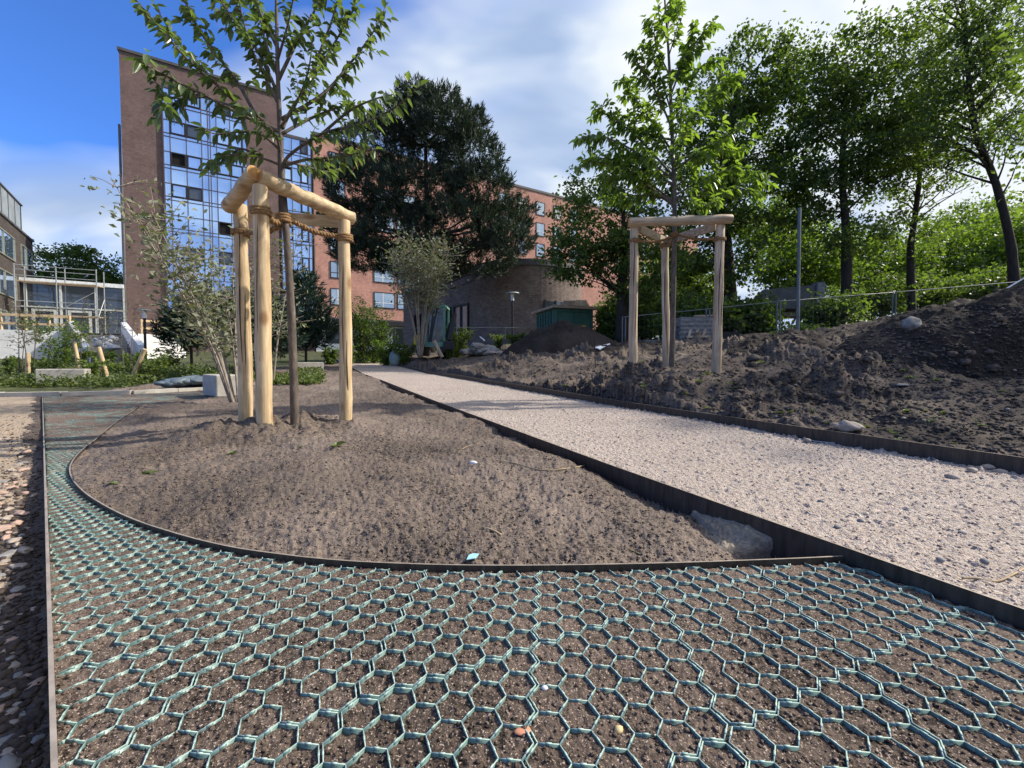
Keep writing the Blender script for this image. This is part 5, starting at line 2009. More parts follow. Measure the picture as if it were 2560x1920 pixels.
# dark green tent at the right edge
M['tent'] = pm('tent', two((0.018, 0.045, 0.036)), 3, 0.7, 0.3, 0.02)
tn = thing('tent', 'dark green tent with a pale rim behind the right soil heap', 'tent', W(2560, 790, 10.8))
m = MB()
A1, A2, A3 = W(2438, 768, 11.2), W(2600, 672, 11.2), W(2760, 770, 11.2)
B1, B2, B3 = (q + Vector((4.2, 3.5, 0)) for q in (A1, A2, A3))
lo = lambda q: Vector((q.x, q.y, .9))
m.face([A1, B1, B2, A2])
m.face([A2, B2, B3, A3])
m.face([A1, A2, A3, lo(A3), lo(A1)])
m.face([lo(A1), lo(B1), B1, A1])
m.build('canopy', M['tent'], tn)
m = MB()
m.tube([W(2505, 745, 11.0), W(2535, 752, 10.9), W(2570, 778, 10.8), W(2620, 830, 10.7)], .05, 6)
m.tube([A1 + Vector((0, -.03, .02)), A2 + Vector((0, -.03, .02))], .02, 5)
m.build('rim', M['frame_white'], tn)
# ---------------------------------------------------------------- soil heaps and loose things
def heap(label, cx, cy, rx, ry, h, rot, seed, ridge=None, base=None, res=150, rough=1.0):
    u = np.linspace(-1.15, 1.15, res)
    U, V_ = np.meshgrid(u, u)
    rr = np.sqrt(U ** 2 + V_ ** 2)
    ca, sa = math.cos(rot), math.sin(rot)
    X = cx + rx * U * ca - ry * V_ * sa
    Y = cy + rx * U * sa + ry * V_ * ca
    nz = fbm(X * .55 + seed, Y * .55, seed, 3)
    prof = np.clip(1 - rr * (0.82 + .36 * nz), 0, 1)
    prof = np.where(prof > 0, np.power(prof, 0.85) * (1.15 - .25 * prof), 0)
    if ridge:
        prof = prof * ridge(U, V_)
    q = fbm(X * 3.1, Y * 3.1, seed + 3, 4, .55)
    Z = h * prof * (0.85 + .3 * nz) + prof ** .5 * ((q - .5) * .34 + np.abs(fbm(X * 9, Y * 9, seed + 7, 3) - .5) * .14) * rough
    zb = zsoil(X, Y)
    Z = zb - 0.10 * (prof <= 0.01) - .03 + Z
    Vv = np.stack([X, Y, Z], -1).reshape(-1, 3)
    i, j = np.meshgrid(np.arange(res - 1), np.arange(res - 1), indexing='ij')
    Q = np.stack([i * res + j, i * res + j + 1, (i + 1) * res + j + 1, (i + 1) * res + j], -1).reshape(-1, 4)
    keep = (prof.reshape(-1)[Q] > 0).any(1)
    Q = Q[keep]
    idx, inv = np.unique(Q, return_inverse=True)
    o = mesh_np('soil_heap', Vv[idx], inv.reshape(-1, 4), M['soil_dark'], origin=(cx, cy, float(zsoil([cx], [cy])[0])), smooth=True)
    return tag(o, label, 'soil heap', 'heaps of dark dug soil')


c = W(1395, 880, 15.5)
heap('dark soil heap in front of the green container', c.x, c.y, 2.3, 1.3, 1.25, 0.0, 3, res=130)
c = W(2330, 850, 9.6)
heap('long dark soil ridge before the wire fence and tent', c.x + 1.0, c.y + .3, 4.6, 2.0, .74, 0.10, 5, res=220, rough=1.0)
c = W(2560, 940, 6.1)
heap('dug-out soil bank cut by the frame, steep shaded face', c.x + .9, c.y + .25, 3.1, 1.3, .88, -.24, 9, res=220, rough=.8, ridge=lambda U, V: 1.7 * np.clip((V + .80 + .10 * np.sin(U * 7)) / .22, 0, 1) * np.clip(1.25 - .5 * np.abs(V), .4, 1))
c = W(1960, 890, 8.8)
heap('low rough soil mound right of the farther tripod', c.x, c.y, 1.5, .9, .38, .2, 12, res=110)
c = W(1560, 885, 11.5)
heap('low soil mound behind the left stake of the farther tripod', c.x, c.y, 2.0, .9, .30, .1, 14, res=110)

# clods and crumbs over the rough soil: nobody could count them
def scatter(name, pts, sizes, mat, seed, sub=1, flat=.7, sink=.25, rough=.45):
    r = np.random.default_rng(seed)
    V0, F0 = ICO[sub]
    F0 = np.array(F0)
    n = len(pts)
    Vs = V0[None] * (1 + r.uniform(-rough, rough, (n, len(V0), 1)) * .6)
    sc3 = np.stack([sizes * r.uniform(.7, 1.35, n), sizes * r.uniform(.7, 1.35, n), sizes * flat * r.uniform(.7, 1.2, n)], 1)
    Vs = Vs * sc3[:, None, :]
    a = r.uniform(0, 6.28, n)
    ca, sa = np.cos(a)[:, None], np.sin(a)[:, None]
    x, y = Vs[:, :, 0] * ca - Vs[:, :, 1] * sa, Vs[:, :, 0] * sa + Vs[:, :, 1] * ca
    Vs = np.stack([x, y, Vs[:, :, 2]], -1) + np.asarray(pts)[:, None, :]
    Vs[:, :, 2] += (sizes * flat * (1 - 2 * sink))[:, None]
    Fs = (F0[None] + (np.arange(n) * len(V0))[:, None, None]).reshape(-1, 3)
    return mesh_np(name, Vs.reshape(-1, 3), Fs, mat)


DEPS = bpy.context.evaluated_depsgraph_get()
bpy.context.view_layer.update()


from mathutils.bvhtree import BVHTree
_surf = [o for o in SC.objects if o.name.split('.')[0] in ('ground', 'gravel_path', 'soil_fill', 'gravel_yard', 'soil_heap')]
_tv, _tf, _o = [], [], 0
for o in _surf:
    n = len(o.data.vertices)
    co = np.empty(n * 3, np.float32)
    o.data.vertices.foreach_get('co', co)
    co = co.reshape(-1, 3) + np.array(o.location[:], np.float32)
    lv = np.empty(len(o.data.loops), np.int32)
    o.data.loops.foreach_get('vertex_index', lv)
    _tv.append(co)
    _tf.append(lv.reshape(-1, 4) + _o)
    _o += n
BVH = BVHTree.FromPolygons(np.concatenate(_tv).tolist(), np.concatenate(_tf).tolist())


def drop(x, y):
    h = BVH.ray_cast(Vector((x, y, 12)), Vector((0, 0, -1)))
    return h[0].z if h[0] else 0.0


def screen_spots(n, rnd, box, ymin=0.8, ymax=30):
    """random ground spots inside a part of the view, even in the picture rather than on the ground"""
    out = []
    while len(out) < n:
        px, py = rnd.uniform(box[0], box[2]), rnd.uniform(box[1], box[3])
        h = BVH.ray_cast(Vector((0, 0, H)), Vector(ray(px, py)).normalized())
        if h[0] is not None and ymin < h[0].y < ymax:
            out.append(h[0])
    return out


rd = random.Random(4)
pts = [p for p in screen_spots(12000, rd, (1000, 760, 2560, 1190), 2, 14) if p.x * PN[0] + p.y * PN[1] > OFF_R + .04]
sz = np.array([rd.choice([.004, .006, .009, .015]) * rd.uniform(.6, 1.4) * min(1.7, .5 + p.y / 5) for p in pts])
tag(scatter('soil_clods', pts, sz, M['soil_rough'], 1, rough=.8, sink=.4), 'loose dark clods strewn over the rough soil beside the path', 'clods', kind='stuff')
pts = [p for p in screen_spots(9000, rd, (170, 1030, 2100, 1420), 1, 8) if region(np.array([p.x]), np.array([p.y]))[0] == 0 and p.x * PN[0] + p.y * PN[1] < OFF_L]
sz = np.array([rd.choice([.0018, .0026, .0036, .005]) * rd.uniform(.6, 1.3) * (.6 + p.y / 4) for p in pts])
tag(scatter('soil_crumbs', pts, sz, M['soil_bed'], 2, rough=.8), 'fine dark crumbs over the planting bed', 'crumbs', kind='stuff')
pts = [p for p in screen_spots(4200, rd, (60, 1400, 2560, 1920), .5, 2) if region(np.array([p.x]), np.array([p.y]))[0] == 2]
sz = np.array([rd.choice([.0016, .0025, .004]) * rd.uniform(.7, 1.3) for p in pts])
tag(scatter('soil_crumbs', pts, sz, M['soil_cell'], 3), 'fine soil crumbs filling the honeycomb cells', 'crumbs', kind='stuff')
pts = [p for p in screen_spots(6500, rd, (800, 900, 2560, 1560), 1, 16) if OFF_L + .01 < p.x * PN[0] + p.y * PN[1] < OFF_R - .01]
sz = np.array([rd.choice([.0018, .0025, .0035, .005]) * rd.uniform(.6, 1.3) * (.7 + p.y / 6) for p in pts])
M['pebble'] = pm('pebble', [(0.3, (0.17, 0.13, 0.105)), (0.5, (0.34, 0.265, 0.22)), (0.7, (0.50, 0.41, 0.345))], 25, 0.85, 0)
tag(scatter('gravel', pts, sz, M['pebble'], 4, flat=.6), 'fine pinkish gravel covering the path', 'gravel', kind='stuff')
pts = [p for p in screen_spots(1500, rd, (0, 1040, 100, 1920), .5, 6) if region(np.array([p.x]), np.array([p.y]))[0] == 3]
sz = np.array([rd.choice([.004, .006, .010]) * rd.uniform(.6, 1.3) for p in pts])
tag(scatter('gravel', pts, sz, M['clod'], 5, flat=.6), 'loose dark crumbs and grit on the stony yard', 'gravel', kind='stuff')


def rock(name, label, px, py, size, mat, seed, group=None, flat=.5, cat='stone', sub=3, rough=.3, sink=.3):
    h = BVH.ray_cast(Vector((0, 0, H)), Vector(ray(px, py)).normalized())[0]
    m = MB()
    c = Vector((h.x, h.y, h.z + size[2] * (1 - 2 * sink)))
    m.lump(c, size, seed, sub, rough)
    return tag(m.build(name, mat, origin=h, smooth=True), label, cat, group)


# cobbles of the yard on the left
gcob = 'rounded stones of the yard left of the steel edging'
rd = random.Random(9)
spots = []
for k in range(900):
    px, py = rd.uniform(-5, 92), 1075 + 845 * rd.random() ** 1.2
    h = BVH.ray_cast(Vector((0, 0, H)), Vector(ray(px, py)).normalized())[0]
    if h is None or h.y > 6 or h.y < .6:
        continue
    if px > 62 and rd.random() < .7:
        continue
    s = rd.uniform(.007, .021) * (1.2 if 1130 < py < 1400 else .8)
    if all((h - q).length > (s + t) * .95 for q, t in spots):
        spots.append((h, s))
    if len(spots) > 110:
        break
for k, (h, s) in enumerate(spots):
    m = MB()
    m.lump(h + up * s * rd.uniform(-.1, .3), (s * rd.uniform(.8, 1.6), s * rd.uniform(.6, 1.1), s * rd.uniform(.45, .7)), k, 3, .5)
    tag(m.build('cobble', rd.choice([M['stone'], M['stone_pink'], M['stone'], M['stone_pink'], M['stone_grey']]), origin=h, smooth=True), 'rounded stone on the yard left of the steel edging', 'stone', gcob)

rock('boulder', 'pale elongated boulder against the far path edging', 2118, 1074, (.095, .05, .042), M['stone'], 5, sink=.2, rough=.6)
rock('stone', 'grey stone block high on the shaded soil ridge', 2275, 822, (.15, .11, .11), M['stone_grey'], 8, sink=.2, rough=.6)
rock('stone', 'small white stone on the smooth bed right of the tripod', 1183, 1160, (.026, .016, .014), M['concrete_w'], 9)
rock('stone', 'pale shard against the near path edging', 1322, 1100, (.016, .012, .02), M['stone'], 10)
rock('pebble', 'cream pebble in a honeycomb cell', 1547, 1828, (.0095, .0075, .006), pm('cream', two((0.62, 0.45, 0.22), .9), 20, .6, 0), 3, sub=2)
rock('pebble', 'white pebble in a honeycomb cell above the reddish chip', 1362, 1722, (.007, .005, .004), M['concrete_w'], 4, sub=2)
rock('pottery_shard', 'thin reddish chip in a honeycomb cell', 1306, 1828, (.009, .016, .003), pm('chip', two((0.50, 0.22, 0.13), .9), 20, .6, 0), 6, cat='chip', sub=2)
for k, (px, py) in enumerate([(2430, 1178), (2470, 1170), (2500, 1182), (2380, 1195), (2540, 1175), (2300, 1120), (2060, 1105), (2020, 1103)]):
    rock('stone', 'small pale stone lying along the foot of the far path edging', px, py, (.035 * rd.uniform(.5, 1.1), .022, .016), M['stone'], 20 + k, 'small stones along the far edging', sub=2)
for k in range(14):
    px, py = rd.uniform(1900, 2540), rd.uniform(1120, 1440)
    rock('stone', 'small grey stone lying loose on the pinkish gravel path', px, py, (.012 * rd.uniform(.6, 1.5), .010, .007), M['stone_grey'], 40 + k, 'loose stones on the gravel path', sub=2)
for k in range(46):
    px, py = rd.uniform(1500, 2540), rd.uniform(885, 1060)
    h = BVH.ray_cast(Vector((0, 0, H)), Vector(ray(px, py)).normalized())[0]
    if h is None or h.x * PN[0] + h.y * PN[1] < OFF_R + .1 or h.y > 14:
        continue
    s = rd.uniform(.008, .02) * min(1.6, h.y / 4)
    rock('stone', 'pale stone lying among the clods of the rough soil', px, py, (s, s * .8, s * .6), M['stone'], 60 + k, 'stones among the clods', sub=2, rough=.6)
# dug clods large enough to count
for k in range(40):
    px, py = rd.uniform(1500, 2540), rd.uniform(880, 1080)
    h = BVH.ray_cast(Vector((0, 0, H)), Vector(ray(px, py)).normalized())[0]
    if h is None or h.x * PN[0] + h.y * PN[1] < OFF_R + .15 or h.y > 14:
        continue
    s = rd.uniform(.03, .075) * min(1.5, h.y / 5)
    rock('clod', 'big dark lump of soil on the rough ground beside the path', px, py, (s, s * .8, s * .6), M['soil_rough'], 160 + k, 'big lumps of dug soil', sub=3, rough=.6, cat='soil lump')

# concrete haunch showing in the gap beside the near path edging
m = MB()
hp = [(1712, 1282), (1735, 1272), (1790, 1296), (1850, 1322), (1930, 1352), (1975, 1372), (1955, 1384), (1880, 1390), (1800, 1390), (1768, 1370), (1735, 1336), (1716, 1306)]
hq = [G(x, y, -.045 if i in (1, 2, 3, 4, 5) else -.08) for i, (x, y) in enumerate(hp)]
nu, nv = 40, 14
E1 = [hq[0], hq[1], hq[2], hq[3], hq[4], hq[5]]
E2 = [hq[0], hq[11], hq[10], hq[9], hq[8], hq[6]]
e1, e2 = smooth_line(E1, 8), smooth_line(E2, 8)
Vv = []
for a, b in zip(e1, e2):
    for k in range(nv + 1):
        t = k / nv
        p = a.lerp(b, t)
        lift = .03 * (1 - t) + .040 * (fbm(np.array(p.x * 30), np.array(p.y * 30), 5, 3) - .5) + (.02 if t < .5 + .12 * math.sin(p.x * 40) else 0)
        Vv.append((p.x, p.y, p.z + float(lift)))
n_, m_ = len(e1), nv + 1
Vv2 = [(x, y, -.2) for x, y, z in Vv]
Fq = [(i * m_ + j, i * m_ + j + 1, (i + 1) * m_ + j + 1, (i + 1) * m_ + j) for i in range(n_ - 1) for j in range(nv)]
m.raw(Vv, Fq)
edge = [i * m_ for i in range(n_)] + [(n_ - 1) * m_ + j for j in range(1, m_)] + [i * m_ + nv for i in range(n_ - 2, -1, -1)] + [j for j in range(nv - 1, 0, -1)]
nb = len(Vv)
m.raw(Vv + Vv2, [(edge[i], edge[(i + 1) % len(edge)], nb + edge[(i + 1) % len(edge)], nb + edge[i]) for i in range(len(edge))])
M['mortar'] = pm('mortar', [(0.3, (0.15, 0.125, 0.095)), (0.7, (0.34, 0.285, 0.22))], 60, .95, .8, .004)
tag(m.build('concrete_haunch', M['mortar']), 'rough grey mortar lump in the gap between bed and path edging', 'mortar')

# twigs, scraps
def twig(label, pts, r, mat, name='twig', cat='twig'):
    P = []
    for px, py in pts:
        h = BVH.ray_cast(Vector((0, 0, H)), Vector(ray(px, py)).normalized())[0]
        P.append(h + up * (r * 1.1))
    m = MB()
    m.tube(smooth_line(P, 4), r, 5)
    return tag(m.build(name, mat, smooth=True), label, cat)


M['straw'] = pm('straw', two((0.36, 0.27, 0.16)), 30, .8, 0)
twig('short brown stick lying on the bed above the curved edging', [(1207, 1322), (1230, 1328), (1252, 1340)], .0045, M['straw'])
twig('thin pale root on the bed reaching towards the path edging', [(1240, 1152), (1290, 1160), (1350, 1176), (1420, 1172), (1490, 1160), (1540, 1160)], .003, M['straw'])
twig('thin forked stem on the bed beside the mortar lump', [(1552, 1362), (1590, 1382), (1636, 1398)], .002, M['straw'])
twig('fine root on the bed above the small white stone', [(1145, 1132), (1165, 1118), (1200, 1108)], .0025, M['straw'])
twig('pale dry stalk lying across the gravel at the path edge', [(2405, 1448), (2440, 1448), (2490, 1456), (2530, 1440), (2559, 1424)], .003, M['straw'])
twig('dark cable lying along the gravel by the far edging', [(1990, 1098), (2060, 1108), (2150, 1114), (2250, 1122), (2310, 1138), (2345, 1156)], .006, M['galv'], 'cable', 'cable')
m = MB()
sp_ = [G(x, y, .012) for x, y in ((1166, 1399), (1190, 1395), (1198, 1384), (1182, 1383), (1172, 1387))]
m.face(sp_)
m.raw([p - up * .002 for p in sp_], [(4, 3, 2, 1, 0)])
tag(m.build('plastic_scrap', pm('scrap', two((0.30, 0.52, 0.60), .9), 20, .5, 0)), 'pale cyan plastic scrap on the bed beside the curved edging', 'scrap')
m = MB()
p = W(1490, 925, 8.5)
m.tube([p - up * .2, W(1485, 818, 8.5)], .011, 6)
tag(m.build('marker_stake', M['bark_dark']), 'thin rusty marker rod stuck in the rough soil before the container', 'rod')
m = MB()
bp = [W(1486, 868, 11.2), W(1500, 873, 11.0), W(1526, 860, 11.3), W(1524, 858, 11.6)]
m.face(bp)
m.raw([q - up * .02 for q in bp], [(3, 2, 1, 0)])
tag(m.build('board', M['frame_white']), 'white board scrap tilted on the soil behind the marker rod', 'board')
m = MB()
fb_ = [G(x, y, 0) for x, y in ((0, 0),)] if False else None
h = BVH.ray_cast(Vector((0, 0, H)), Vector(ray(2255, 962)).normalized())[0]
m.lump(h, (.17, .10, .018), 3, 3, .4)
tag(m.build('concrete_slab', M['stone_grey'], smooth=True), 'flat grey slab piece half buried in the rough soil', 'slab')

# rubble heap beside the fence
rb_pts = []
for k in range(34):
    t = rd.random()
    px, py = 1165 + 85 * t + rd.uniform(-6, 6), 884 - (1 - abs(2 * t - .9)) * 26 * rd.random()
    p = W(px, py, 17 + rd.uniform(-.3, .3))
    m = MB()
    s = rd.uniform(.13, .26)
    m.lump(p, (s * rd.uniform(.9, 1.7), s, s * .6), k + 7, 2, .35)
    tag(m.build('rubble_stone', M['stone_grey'] if k % 3 else M['stone'], origin=p), 'broken grey stone in the rubble heap before the round hall', 'stone', 'rubble heap stones')
m = MB()
m.bar(W(1200, 842, 17), W(1212, 852, 16.8), .05, .03)
tag(m.build('batten', M['frame_white']), 'short white batten sticking out of the rubble heap', 'batten')

# concrete blocks and ground sheet on the left
def block(label, px, py, Y, size, rz):
    b = ground_at(px, Y)
    m = MB()
    m.box(b + up * (size[2] / 2 - .04), size, rz=rz)
    tag(m.build('concrete_block', M['concrete'], origin=b, bevel=.02), label, 'concrete block', 'loose concrete blocks')


block('long pale concrete block lying beside the multi-stemmed shrub', 555, 985, 7.9, (1.1, .42, .40), -.75)
block('pale concrete block end showing in the green planting by the kerb', 160, 965, 10.6, (.9, .4, .42), .5)
block('grey concrete slab at the near end of the path before the pines', 775, 912, 14, (.8, .6, .3), .5)
m = MB()
for k in range(7):
    p = W(425 + k * 13, 958 - k * 1.2, 9.6 + .05 * k)
    m.lump(p, (.28, .25, .07 + .03 * (k % 3)), k, 3, .5)
M['tarp'] = pm('tarp', two((0.12, 0.15, 0.17)), 8, .5, .3)
tag(m.build('tarp', M['tarp'], smooth=True), 'crumpled grey tarp lying on the kerb', 'tarp')
M['drum'] = pm('drum', two((0.20, 0.27, 0.27)), 8, .5, .3)
for px, lb in ((988, 'grey-blue wrapped bale right of the near shrubs along the path'),):
    b = ground_at(px, 18)
    m = MB()
    m.lump(b + up * .3, (.26, .22, .36), 4, 3, .15)
    tag(m.build('bale', M['drum'], origin=b, smooth=True), lb, 'bale')

# ---------------------------------------------------------------- shrubs, saplings and seedlings
def shrub(name, label, base, stems, lean, hgt, nleaf, ll, mat, seed, group=None, bark='bark', bare=.35, spread=.5, thick=.02):
    r = np.random.default_rng(seed)
    random.seed(seed)
    root = thing(name, label, 'shrub', base, group)
    m = MB()
    P, D = [], []
    for k in range(stems):
        a = random.uniform(0, 6.28)
        out = Vector((math.cos(a), math.sin(a), 0)) * spread * random.uniform(.3, 1.0) * hgt * .5 + Vector(lean)
        h = hgt * random.uniform(.65, 1.0)
        b0 = Vector(base) + Vector((math.cos(a), math.sin(a), 0)) * .05 - up * .05
        pts = smooth_line([b0, b0 + out * .25 + up * h * .35, b0 + out * .65 + up * h * .7, b0 + out + up * h], 5)
        n = len(pts)
        t0 = thick * random.uniform(.7, 1.2)
        m.tube(pts, [t0 * (1 - .85 * i / (n - 1)) for i in range(n)], 6)
        for q in range(max(3, int(9 * hgt))):
            i = random.randrange(int(n * bare), n - 1)
            p = pts[i]
            o = Vector((random.gauss(0, 1), random.gauss(0, 1), random.uniform(.1, 1.0))).normalized()
            L = random.uniform(.18, .42) * hgt * .5
            e = p + o * L
            m.tube([p, p.lerp(e, .5) + up * .02, e], [t0 * .3, t0 * .2, t0 * .08], 4)
            for _ in range(nleaf):
                t = random.uniform(.2, 1.05)
                P.append((p.lerp(e, t) + Vector((random.gauss(0, 1), random.gauss(0, 1), random.gauss(0, 1))) * .03 * hgt)[:])
                D.append((o * .6 + Vector((random.gauss(0, 1), random.gauss(0, 1), random.gauss(0, .8)))).normalized()[:])
    m.build('stems', M[bark], root, smooth=True)
    P, D = np.array(P), np.array(D)
    L = ll * r.uniform(.6, 1.2, len(P))
    V, T = leaf4(P, D, L, L * .5, .2)
    mesh_np('foliage', V, T, M[mat], root)
    return root


shrub('multi_stem_shrub', 'leaning multi-stemmed shrub with grey-green leaves left of the near tripod', W(590, 1008, 6.4), 8, (-.62, .1, 0), 3.2, 10, .095, 'leaf_grey', 3, None, 'bark_pale', .36, .62, .022)
shrub('multi_stem_shrub', 'vase-shaped shrub with bare pale stems before the digger and pine', W(1050, 892, 17), 10, (.1, 0, 0), 4.9, 8, .14, 'leaf_grey', 4, None, 'bark_pale', .56, .52, .04)
shrub('sapling', 'thin leafless-looking sapling right behind the near tripod', W(675, 960, 8.8), 4, (.1, 0, 0), 3.7, 8, .09, 'leaf_grey', 6, None, 'bark_pale', .35, .3, .02)
random.seed(3)
gsh = 'young shrubs in the planting before the stairs'
sh = [(30, 915, 12.5, .6, 'leaf_shrub', 'round fresh green shrub at the frame edge before the white wall'), (95, 925, 12.2, .6, 'leaf_shrub', 'low green shrub before the white wall, near the short wooden post'), (150, 900, 14.5, 1.9, 'leaf_lime', 'tall feathery yellow-green shrub before the scaffold'),
      (205, 905, 14.5, .9, 'leaf_shrub', 'bushy green shrub at the foot of the stairs'), (262, 915, 13.2, .6, 'leaf_shrub', 'green shrub before the crumpled sheeting'), (330, 910, 14.2, .8, 'leaf_shrub', 'green shrub below the lamp post by the tower'),
      (395, 920, 13.4, .7, 'leaf_shrub', 'low green shrub left of the dark pine'), (120, 950, 11.2, .6, 'leaf_mid', 'small dark shrub near the concrete block end'), (230, 948, 11.2, .65, 'leaf_shrub', 'small shrub beside the leaning wooden post'),
      (300, 950, 11.0, .6, 'leaf_shrub', 'small shrub behind the kerb and its middle'), (370, 948, 11.0, .6, 'leaf_shrub', 'small bright shrub behind the kerb near the tarp'), (60, 952, 11.4, .55, 'leaf_mid', 'small shrub on dark soil beside the short post'),
      (430, 905, 15.0, .8, 'leaf_mid', 'dark green shrub under the white wall right of the lamp post'), (270, 880, 17, .6, 'leaf_mid', 'dark shrub half hiding the stairs')]
for k, (px, py, Y, h, mt, lb) in enumerate(sh):
    shrub('shrub', lb, ground_at(px, Y), 9, (0, 0, 0), h, 15, .10, mt, 100 + k, gsh, 'bark', .12, .8, .012)
for k, (px, Y, h, mt, lb) in enumerate([(965, 18.5, 1.2, 'leaf_lime', 'yellow-green shrub at the path bend left of the bale'), (1012, 18, 1.0, 'leaf_shrub', 'green shrub before the yellow engine cover'), (905, 20, 3.2, 'leaf_oak', 'dark leafy shrub before the red block windows'), (935, 20.5, 2.6, 'leaf_oak', 'dark shrub under the pine bough before the red block'),
                                     (870, 19, .9, 'leaf_mid', 'low dark shrub beside the right stake of the near tripod'), (1125, 18, 1.0, 'leaf_shrub', 'small light shrub right of the digger'), (1150, 18.5, 1.3, 'leaf_mid', 'green shrub behind the rubble heap'), (1290, 21, .9, 'leaf_lime', 'yellowish shrub before the foot of the curved wall'), (1245, 21, .8, 'leaf_shrub', 'low shrub at the foot of the lamp post by the hall'),
                                     (825, 18, .8, 'leaf_mid', 'low shrub between the blue-green pine and the right stake'), (1350, 19, .8, 'leaf_shrub', 'low shrub between hall and container')]):
    shrub('shrub', lb, ground_at(px, Y), 10, (0, 0, 0), h, 17, .12, mt, 140 + k, 'shrubs along the far end of the path', 'bark', .1, .85, .014)
# thin saplings with short supporting posts
for k, (px, py, Y, h, lb) in enumerate([(45, 960, 11, 2.3, 'thin bare sapling at the left frame edge before the white wall'), (78, 962, 11, 2.6, 'thin bare sapling beside the short wooden post'), (245, 950, 11.5, 2.5, 'thin sapling beside the middle leaning post'), (318, 950, 11, 2.3, 'thin sapling beside the most tilted post'), (195, 930, 13, 2.4, 'thin sapling beside the upright far post')]):
    shrub('sapling', lb, ground_at(px, Y), 2, (0, 0, 0), h, 4, .06, 'leaf_grey', 160 + k, 'thin saplings in the planting', 'bark', .5, .2, .016)
for k, (px, Y, tilt, h, lb) in enumerate([(68, 11.0, .05, .75, 'short upright wooden post between thin saplings'), (272, 11.4, -.28, .95, 'leaning wooden post behind the kerb, middle of the row'), (318, 10.8, .55, 1.0, 'strongly tilted orange-brown wooden post by the kerb'), (202, 13.6, -.18, 1.0, 'wooden post at the foot of the stairs')]):
    b = ground_at(px, Y)
    m = MB()
    m.tube([b - up * .1, b + Vector((tilt, 0, 1)).normalized() * h], .05, 10)
    tag(m.build('planting_post', M['pine_wood'], origin=b, smooth='auto'), lb, 'post', 'short wooden posts beside the saplings')
b = ground_at(1103, 17)
m = MB()
m.tube([W(1106, 893, 16.6), W(1085, 852, 16.6)], .07, 10)
tag(m.build('planting_post', M['grey_wood'], smooth='auto'), 'pale tilted post among the stems of the vase-shaped shrub', 'post', 'short wooden posts beside the saplings')

# ground cover on the far bed
rd = random.Random(12)
P, D = [], []
for q in range(2600):
    px, py = rd.uniform(560, 800), rd.uniform(905, 962)
    h = BVH.ray_cast(Vector((0, 0, H)), Vector(ray(px, py)).normalized())[0]
    if h is None or h.y < 6.5 or h.y > 24 or OFF_L < h.x * PN[0] + h.y * PN[1] < OFF_R:
        continue
    if fbm(np.array(h.x * 1.1), np.array(h.y * .6), 3, 3) < .55:
        continue
    for _ in range(4):
        P.append((h + Vector((rd.gauss(0, .08), rd.gauss(0, .08), rd.uniform(0, .05))))[:])
        D.append((rd.gauss(0, 1), rd.gauss(0, 1), rd.uniform(.1, 1)))
for q in range(5200):
    px, py = rd.uniform(-20, 560), rd.uniform(925, 968)
    h = BVH.ray_cast(Vector((0, 0, H)), Vector(ray(px, py)).normalized())[0]
    if h is None or h.y < 9.2 or h.y > 30:
        continue
    if fbm(np.array(h.x * .8), np.array(h.y * .5), 6, 3) < .52:
        continue
    for _ in range(4):
        P.append((h + Vector((rd.gauss(0, .12), rd.gauss(0, .12), rd.uniform(0, .3) * rd.random())))[:])
        D.append((rd.gauss(0, 1), rd.gauss(0, 1), rd.uniform(.1, 1)))
P, D = np.array(P), nrm(np.array(D))
L = rng.uniform(.05, .12, len(P))
V, T = leaf4(P, D, L, L * .5, .2)
M['leaf_weed'] = leafmat('leaf_weed', [(0.06, 0.085, 0.03), (0.10, 0.135, 0.045), (0.16, 0.19, 0.07)], .4, .55, 1.3)
tag(mesh_np('ground_cover', V, T, M['leaf_weed']), 'low green weeds covering the far planting', 'weeds', kind='stuff')

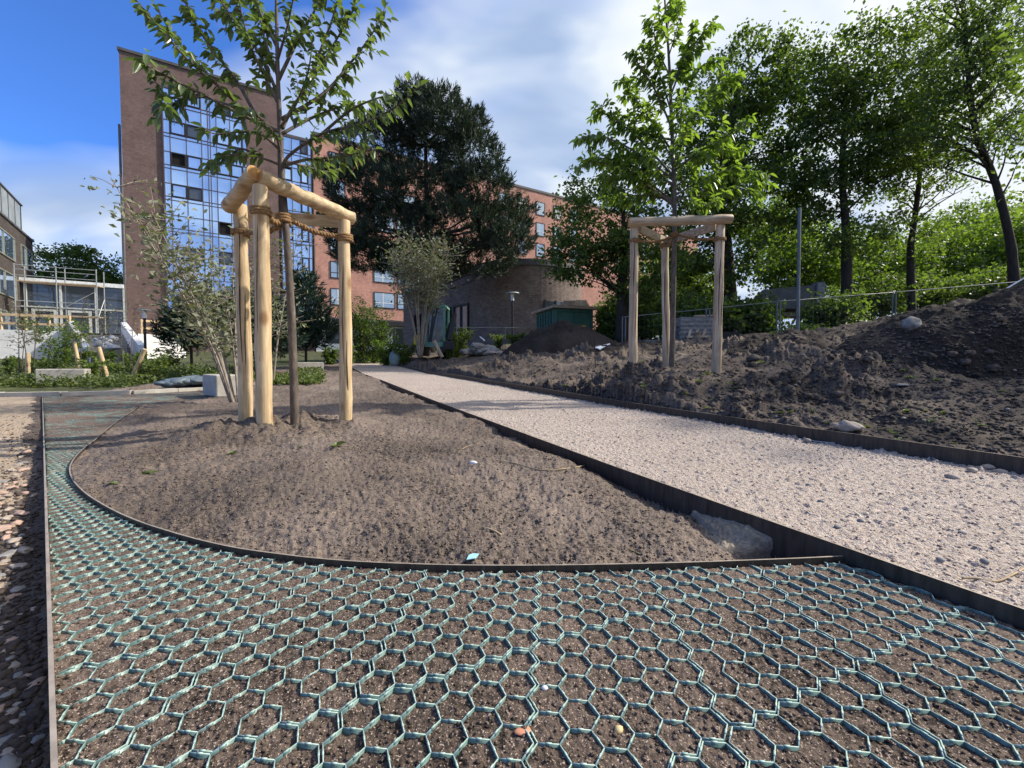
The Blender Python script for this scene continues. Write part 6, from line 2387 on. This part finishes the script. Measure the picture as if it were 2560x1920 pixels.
# seedlings on the soil
def seedling(n, ll, seed):
    r = np.random.default_rng(seed)
    a = np.linspace(0, 6.28, n, endpoint=False) + r.uniform(-.4, .4, n)
    D = nrm(np.stack([np.cos(a), np.sin(a), r.uniform(.25, .9, n)], 1))
    P = np.zeros((n, 3))
    L = ll * r.uniform(.7, 1.2, n)
    return leaf6(P, D, L, L * .45, .35)


M['leaf_seed'] = leafmat('leaf_seed', [(0.10, 0.14, 0.05), (0.16, 0.20, 0.09), (0.22, 0.25, 0.13)], .3, .5, 1.1)
rd = random.Random(21)
protos = []
for k in range(4):
    V, Q = seedling(rd.choice([4, 5, 7]), .05, k)
    protos.append((V, Q))
meshes = [None] * 4
cnt = 0
spots = [(840, 1118, 1.6), (582, 1135, 1.0), (375, 1185, 1.0), (282, 1210, .7), (750, 1120, .5)]
spots += [(rd.uniform(1020, 2540), rd.uniform(900, 1120), rd.uniform(.7, 1.7)) for _ in range(150)]
for px, py, s in spots:
    h = BVH.ray_cast(Vector((0, 0, H)), Vector(ray(px, py)).normalized())[0]
    if h is None or h.y > 15:
        continue
    o_ = h.x * PN[0] + h.y * PN[1]
    left = px < 1000
    if not left and o_ < OFF_R + .08:
        continue
    if not left and vn(np.array(h.x * .9), np.array(h.y * .9), 9) < .42:
        continue
    k = cnt % 4
    if meshes[k] is None:
        o = mesh_np('seedling', *protos[k], M['leaf_seed'])
        meshes[k] = o.data
    else:
        o = bpy.data.objects.new('seedling', meshes[k])
        COL.objects.link(o)
    o.location = h + up * .004
    o.rotation_euler = (0, 0, rd.uniform(0, 6))
    o.scale = (s * (1 if left else min(1.3, h.y / 5.5)),) * 3
    if left:
        lb = {840: 'pale broad-leaved seedling on the bed below the near young tree', 582: 'tiny seedling on the bed left below the near tripod', 375: 'starry green seedling on the bed inside the curved edging', 282: 'small seedling nearest the tight bend of the curved edging', 750: 'tiny seedling at the foot of the near tree mound'}[px]
    else:
        lb = 'small green seedling sprouting from the rough soil beside the path'
    tag(o, lb, 'seedling', 'seedlings on the open soil')
    cnt += 1
